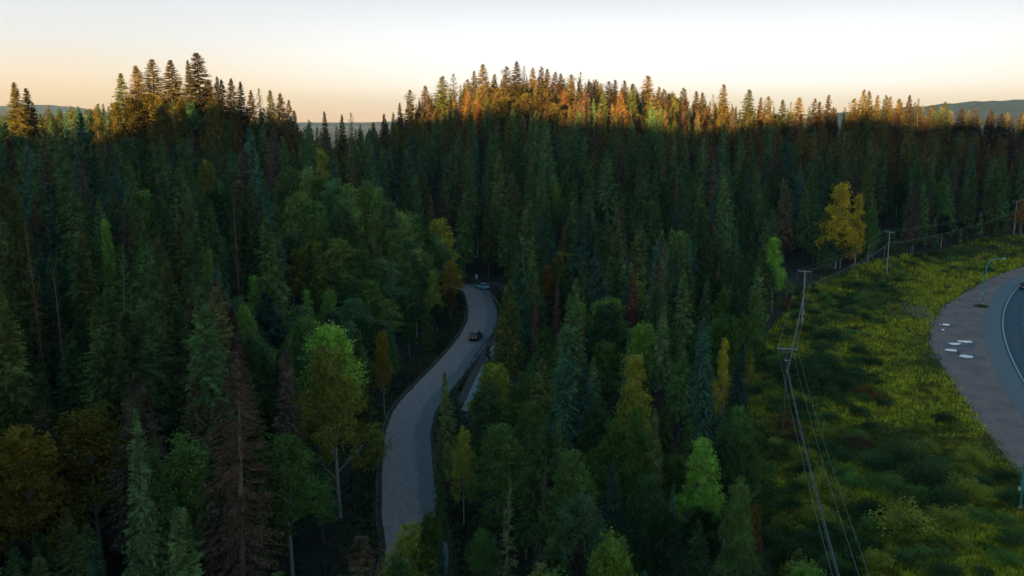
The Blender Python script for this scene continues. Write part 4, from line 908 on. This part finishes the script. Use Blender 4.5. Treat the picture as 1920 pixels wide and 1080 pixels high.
def where(px, py):
    d = np.hypot(LMA[:, 0] - px, (LMA[:, 1] - py) * 1.2); k = int(np.argmin(d)); dx, dy = px - LMA[k, 0], (py - LMA[k, 1]) * 1.2
    far = d[k] > 60
    w_ = ('left of' if dx < 0 else 'right of') if abs(dx) > abs(dy) else ('above' if dy < 0 else 'below')
    return ('well ' if far else 'just ') + w_ + ' ' + LM[k][2]
def settle(items):
    """items: (object, label, px, py): give look-alikes round one landmark their place among each other."""
    by = {}
    for it in items: by.setdefault(it[1], []).append(it)
    W_ = {2: ('left one of two', 'right one of two'), 3: ('left one of three', 'middle one of three', 'right one of three'), 4: ('leftmost of four', 'second from left of four', 'third from left of four', 'rightmost of four')}
    for lb, L in by.items():
        L.sort(key=lambda q: q[2])
        for k, (o_, _, px, py) in enumerate(L):
            if len(L) in W_:
                s_ = lb + ', ' + W_[len(L)][k]
                while len(s_.split()) > 16: s_ = s_.split(' ', 1)[1]
                o_['label'] = s_
            else:
                o_['label'] = lb
                if len(L) > 4: o_['group'] = lb.replace(' ', ' ', 1) + ' and its like'
ENT = {}
counts = {}
for t in TREES: t['k2'] = {'thin_spruce': 'spruce'}.get(t['kind'], t['kind'])
sel = []; rest = []
for kk, cap in (('spruce', 300), ('aspen', 300), ('dead_spruce', 300)):
    L = sorted([t for t in TREES if t['k2'] == kk], key=lambda t: -(t['vis'] + (1e6 if t['label'] else 0) + (3e2 if t['hero'] else 0)))
    if kk != 'spruce': L = [t for t in L if t['vis'] > 0 or t['hero']]
    sel += L[:cap]; rest += L[cap:]
def proto_of(t):
    k = t['kind']
    if k == 'spruce': k = 'spruce_fine' if (t['y'] < 130 or t['fine']) else 'spruce'
    elif k == 'aspen': k = 'aspen_near' if t['y'] < 96 else 'aspen_fine' if (t['y'] < 150 or t['fine']) else 'aspen'
    if k in ('aspen', 'aspen_fine') and (t['tint'] == 'golden' or (t['seed'] % 5 < 2 and t['r'] < .19 * t['h'])): k = 'poplar'
    L = PS[k]; return L[(t['seed'] * 7 + 3) % len(L)] if t['proto'] is None or t['proto'] >= len(L) else L[t['proto']]
PENDING = []
NAMES = {'spruce': 'spruce_tree', 'aspen': 'aspen_tree', 'dead_spruce': 'dead_spruce_tree'}
for t in sel:
    g = random.Random(t['seed']); cm, tm, H0, R0, _ = proto_of(t); nm = NAMES[t['k2']]
    e = bpy.data.objects.new(nm, None); C.objects.link(e); e.location = (t['x'], t['y'], t['z'] - .1); e.rotation_euler = (g.gauss(0, .022), g.gauss(0, .022), g.uniform(0, 6.28))
    e.scale = (t['r'] / R0, t['r'] / R0, t['h'] / H0)
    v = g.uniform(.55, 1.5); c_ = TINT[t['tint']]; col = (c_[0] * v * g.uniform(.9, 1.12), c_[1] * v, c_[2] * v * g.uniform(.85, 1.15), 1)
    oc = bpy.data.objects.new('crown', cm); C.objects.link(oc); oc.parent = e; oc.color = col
    ot = bpy.data.objects.new('trunk', tm); C.objects.link(ot); ot.parent = e
    size = 'tall' if t['h'] > 21 else 'young' if t['h'] < 11 else 'middling'
    kn = {'spruce': 'spruce', 'aspen': 'aspen', 'dead_spruce': 'dead spruce'}[t['k2']]
    e['category'] = 'tree'
    px_, py_, _ = proj(t['x'], t['y'], t['z'] + t['h'] * .85); px_, py_ = float(px_), float(py_)
    e['group'] = t['group'] or (kn + ' trees of the forest')
    if t['label']: e['label'] = t['label']
    else: PENDING.append((e, f"{size} {t['tint']} {kn} {where(px_, py_)}", px_, py_))
settle(PENDING)
# the remaining spruces, past three hundred, as one mass
def mass(name, L, label):
    VV = []; FF = []; TT = []; b0 = 0
    for t in L:
        g = random.Random(t['seed']); arr = LODN if t['y'] < 150 else LOD; (cv, cf), (tv, tf) = arr[t['seed'] % len(arr)]
        a = g.uniform(0, 6.28); ca, sa = math.cos(a), math.sin(a); s = t['r'] / 2.6; sz = t['h'] / 20
        V_ = np.vstack([cv, tv]); F_ = np.vstack([cf, tf + len(cv)])
        W_ = np.stack([(V_[:, 0] * ca - V_[:, 1] * sa) * s + t['x'], (V_[:, 0] * sa + V_[:, 1] * ca) * s + t['y'], V_[:, 2] * sz + t['z'] - .1], 1)
        v = g.uniform(.62, 1.45); c_ = np.array(TINT[t['tint']]) * v
        tt = np.empty((len(V_), 3)); tt[:len(cv)] = c_; tt[len(cv):] = (.11, .085, .075)
        VV.append(W_); FF.append(F_ + b0); TT.append(tt); b0 += len(V_)
    link(name, mesh_np(name, np.vstack(VV), np.vstack(FF), MAT_NEEDLE_M, False, np.vstack(TT)), kind='stuff', label=label, category='forest')
    return sum(len(f) for f in FF)
rest = [t for t in rest if t['k2'] == 'spruce']
nf = mass('spruce_forest', rest, 'dense mass of smaller showing dark spruces filling slopes and hills')
print('TREES', len(TREES), 'individual', len(sel), 'mass', len(rest), 'massfaces', nf, {k: sum(t['k2'] == k for t in TREES) for k in NAMES})

# ------------------------------------------------------------------ shrubs and grass of the clearing
g = np.random.default_rng(77); bushes = []
hand = [(1510, 720, 5.5, 'dark leaf green', 'large dark willow shrub left of centre in the clearing, below the corner pole'), (1555, 640, 4.0, 'dark leaf green', 'wide dark shrub in the upper clearing, right of the cables'), (1535, 700, 4.4, 'dark leaf green', None), (1700, 870, 3.6, 'dark green', 'dark low shrub in the lower clearing'), (1740, 905, 3.8, 'dark green', 'dark wide shrub right of the dark low one in the lower clearing'),
        (1700, 990, 3.4, 'yellow-green', 'leafy yellow-green shrub in the lower clearing near its centre'), (1660, 920, 2.8, 'leaf green', None), (1780, 985, 2.6, 'yellow-green', None), (1770, 790, 1.8, 'dark leaf green', 'small round dark shrub on the bright grass near the gravel'), (1618, 740, 2.0, 'orange brown', 'shrub with tan orange leaves in the middle of the clearing'), (1650, 750, 1.7, 'orange brown', 'smaller tan shrub right of the bigger tan one in the clearing'), (1590, 590, 2.2, 'dark leaf green', None), (1710, 500, 2.0, 'dark leaf green', None), (1800, 478, 2.6, 'dark leaf green', None), (1820, 480, 2.2, 'dark leaf green', None), (1760, 525, 1.0, 'dark green', 'tiny round dark shrub high in the clearing'), (1560, 600, 2.6, 'leaf green', None)]
for px, py, r, tn, lb in hand: x, y = at0(px, py); bushes.append((x, y, r, r * .75, tn, lb))
PEND2 = []
tries = 0
while len(bushes) < 300 and tries < 20000:
    tries += 1; px = g.uniform(1400, 1925); py = g.uniform(455, 1085) if g.uniform() < .8 else g.uniform(455, 620)
    x, y = at0(px, py)
    if not inpoly(np.array([x]), np.array([y]), clearP)[0]: continue
    gx = float(np.interp(y, GL[::-1, 1] if GL[0, 1] > GL[-1, 1] else GL[:, 1], GL[::-1, 0] if GL[0, 1] > GL[-1, 1] else GL[:, 0]))
    if x > gx - 2.5: continue
    d_edge = (gx - x); dens_ = float(sstep(3, 26, d_edge)) * (.35 + .65 * (fbm(x, y, 16, 61) > .48)) + (.25 if py > 850 else 0)
    if g.uniform() > dens_: continue
    r = g.uniform(.7, 2.0) * (1.25 if py > 820 or px < 1560 else 1.0)
    if any((a - x) ** 2 + (b_ - y) ** 2 < (.75 * (r + c_)) ** 2 for a, b_, c_, *_ in bushes): continue
    q = g.uniform(); bushes.append((x, y, r, r * g.uniform(.6, 1.0), ['dark leaf green', 'leaf green', 'yellow-green', 'dark green', 'orange brown', 'brown'][int(np.searchsorted([.42, .68, .90, .97, .99], q))], None))
x, y = at0(1840, 575); bushes.append((x, y, 1.6, .55, 'leaf green', 'low green tuft round the foot of the street lamp on the gravel'))
for i, (x, y, r, h, tn, lb) in enumerate(bushes):
    cm, tm, *_ = PS['bush_big' if r > 1.5 else 'bush'][i % 4]; e = bpy.data.objects.new('bush', None); C.objects.link(e); e.location = (x, y, G1(x, y)); rr = random.Random(i); e.rotation_euler = (0, 0, rr.uniform(0, 6.28)); e.scale = (r * rr.uniform(.85, 1.2), r, h)
    v = rr.uniform(.85, 1.5); c_ = TINT[tn]; oc = bpy.data.objects.new('crown', cm); C.objects.link(oc); oc.parent = e; oc.color = (c_[0] * v, c_[1] * v, c_[2] * v, 1)
    ot = bpy.data.objects.new('stem', tm); C.objects.link(ot); ot.parent = e; e['category'] = 'shrub'
    px_, py_, _ = proj(x, y, h * .6); e['group'] = 'shrubs of the clearing'
    if lb: e['label'] = lb
    else: PEND2.append((e, f"{'large' if r > 1.8 else 'small' if r < 1.1 else 'medium'} {tn} shrub {where(float(px_), float(py_))}", float(px_), float(py_)))
settle(PEND2)
# grass: one mass of blades and weeds over the clearing
px = g.uniform(1395, 1960, 170000); py = 452 + (1120 - 452) * g.uniform(0, 1, 170000) ** 1.15
v_ = (540 - py) / F; bb = cT + v_ * sT; cc = -sT + v_ * cT; kq = -CH / cc; gx = (px - 960) / F * kq; gy = bb * kq
gp = np.interp(gy, GL[::-1, 1] if GL[0, 1] > GL[-1, 1] else GL[:, 1], GL[::-1, 0] if GL[0, 1] > GL[-1, 1] else GL[:, 0])
mm = inpoly(gx, gy, clearP) & (gx < gp + g.normal(0, .8, len(gx)) - .2) & (gy < 320); gx, gy, gp = gx[mm], gy[mm], gp[mm]; n = len(gx)
P = np.stack([gx, gy, ground(gx, gy) - .03], 1); dd = gy / 150
D = unit(g.normal(0, .45, (n, 3)) + np.array([0, 0, 1.0])); S_ = unit(np.cross(D, g.normal(0, 1, (n, 3))))
patch = fbm(gx, gy, 13, 91); pt2 = fbm(gx, gy, 5, 95)
l = g.uniform(.25, .65, n) * (.55 + patch * 1.2) * np.clip(dd, .8, 1.6); vv, ff = tris(P, D, S_, l, l * .42)
cA = np.array([.10, .14, .028]); cB = np.array([.50, .48, .045]); cC = np.array([.085, .060, .028])
e1 = sstep(.38, .62, patch * .6 + pt2 * .4 + .10 * sstep(26, 3, gp - gx))[:, None]
tt = cA * (1 - e1) + cB * e1; e2 = sstep(.60, .72, pt2)[:, None] * .6; tt = tt * (1 - e2) + cC * e2; tt = tt * g.uniform(.6, 1.35, (n, 1))
link('grass', mesh_np('grass', vv, ff, MAT_LEAF_M, False, np.repeat(tt, 3, axis=0)), kind='stuff', label='rough yellow-green grass and weeds covering the clearing', category='grass')
# weeds and low growth along the forest road
rp = g.integers(0, len(ROADC), 26000); sd = np.where(g.uniform(0, 1, 26000) < .5, -1, 1); off = RW / 2 + .9 + g.exponential(2.2, 26000); q = ROADC[rp] + RN[rp] * (sd * off)[:, None] + g.normal(0, .4, (26000, 2))
ok = dist_line(q[:, 0], q[:, 1], ROADC[::3]) > RW / 2 + .45
ok &= dist_line(q[:, 0], q[:, 1], bank + bn * 2.6) > 2.6
q = q[ok]; n = len(q); P = np.c_[q, ground(q[:, 0], q[:, 1])]; D = unit(g.normal(0, .5, (n, 3)) + np.array([0, 0, 1.0])); S_ = unit(np.cross(D, g.normal(0, 1, (n, 3)))); l = g.uniform(.2, .6, n); vv, ff = tris(P, D, S_, l, l * .45)
pn = sstep(.4, .65, fbm(q[:, 0], q[:, 1], 6, 12))[:, None]; tt = (np.array([.03, .05, .015]) * (1 - pn) + np.array([.10, .085, .03]) * pn) * g.uniform(.6, 1.4, (n, 1))
link('undergrowth', mesh_np('undergrowth', vv, ff, MAT_LEAF_M, False, np.repeat(tt, 3, axis=0)), kind='stuff', label='weeds and low growth along both verges of the forest road', category='undergrowth')

# ------------------------------------------------------------------ haze
a = MB(); a.box((0, 3300, 70), (17800, 10600, 230)); m = bpy.data.materials.new('haze'); m.use_nodes = True; t = m.node_tree; t.nodes.clear(); o = N(t, 'ShaderNodeOutputMaterial'); pv = N(t, 'ShaderNodeVolumePrincipled')
pv.inputs['Color'].default_value = (.42, .68, 1, 1); pv.inputs['Density'].default_value = 6.0e-5; pv.inputs['Anisotropy'].default_value = 0.0; t.links.new(pv.outputs[0], o.inputs['Volume'])
link('haze', a.mesh('haze', m), kind='stuff', label='thin evening haze over the forest')
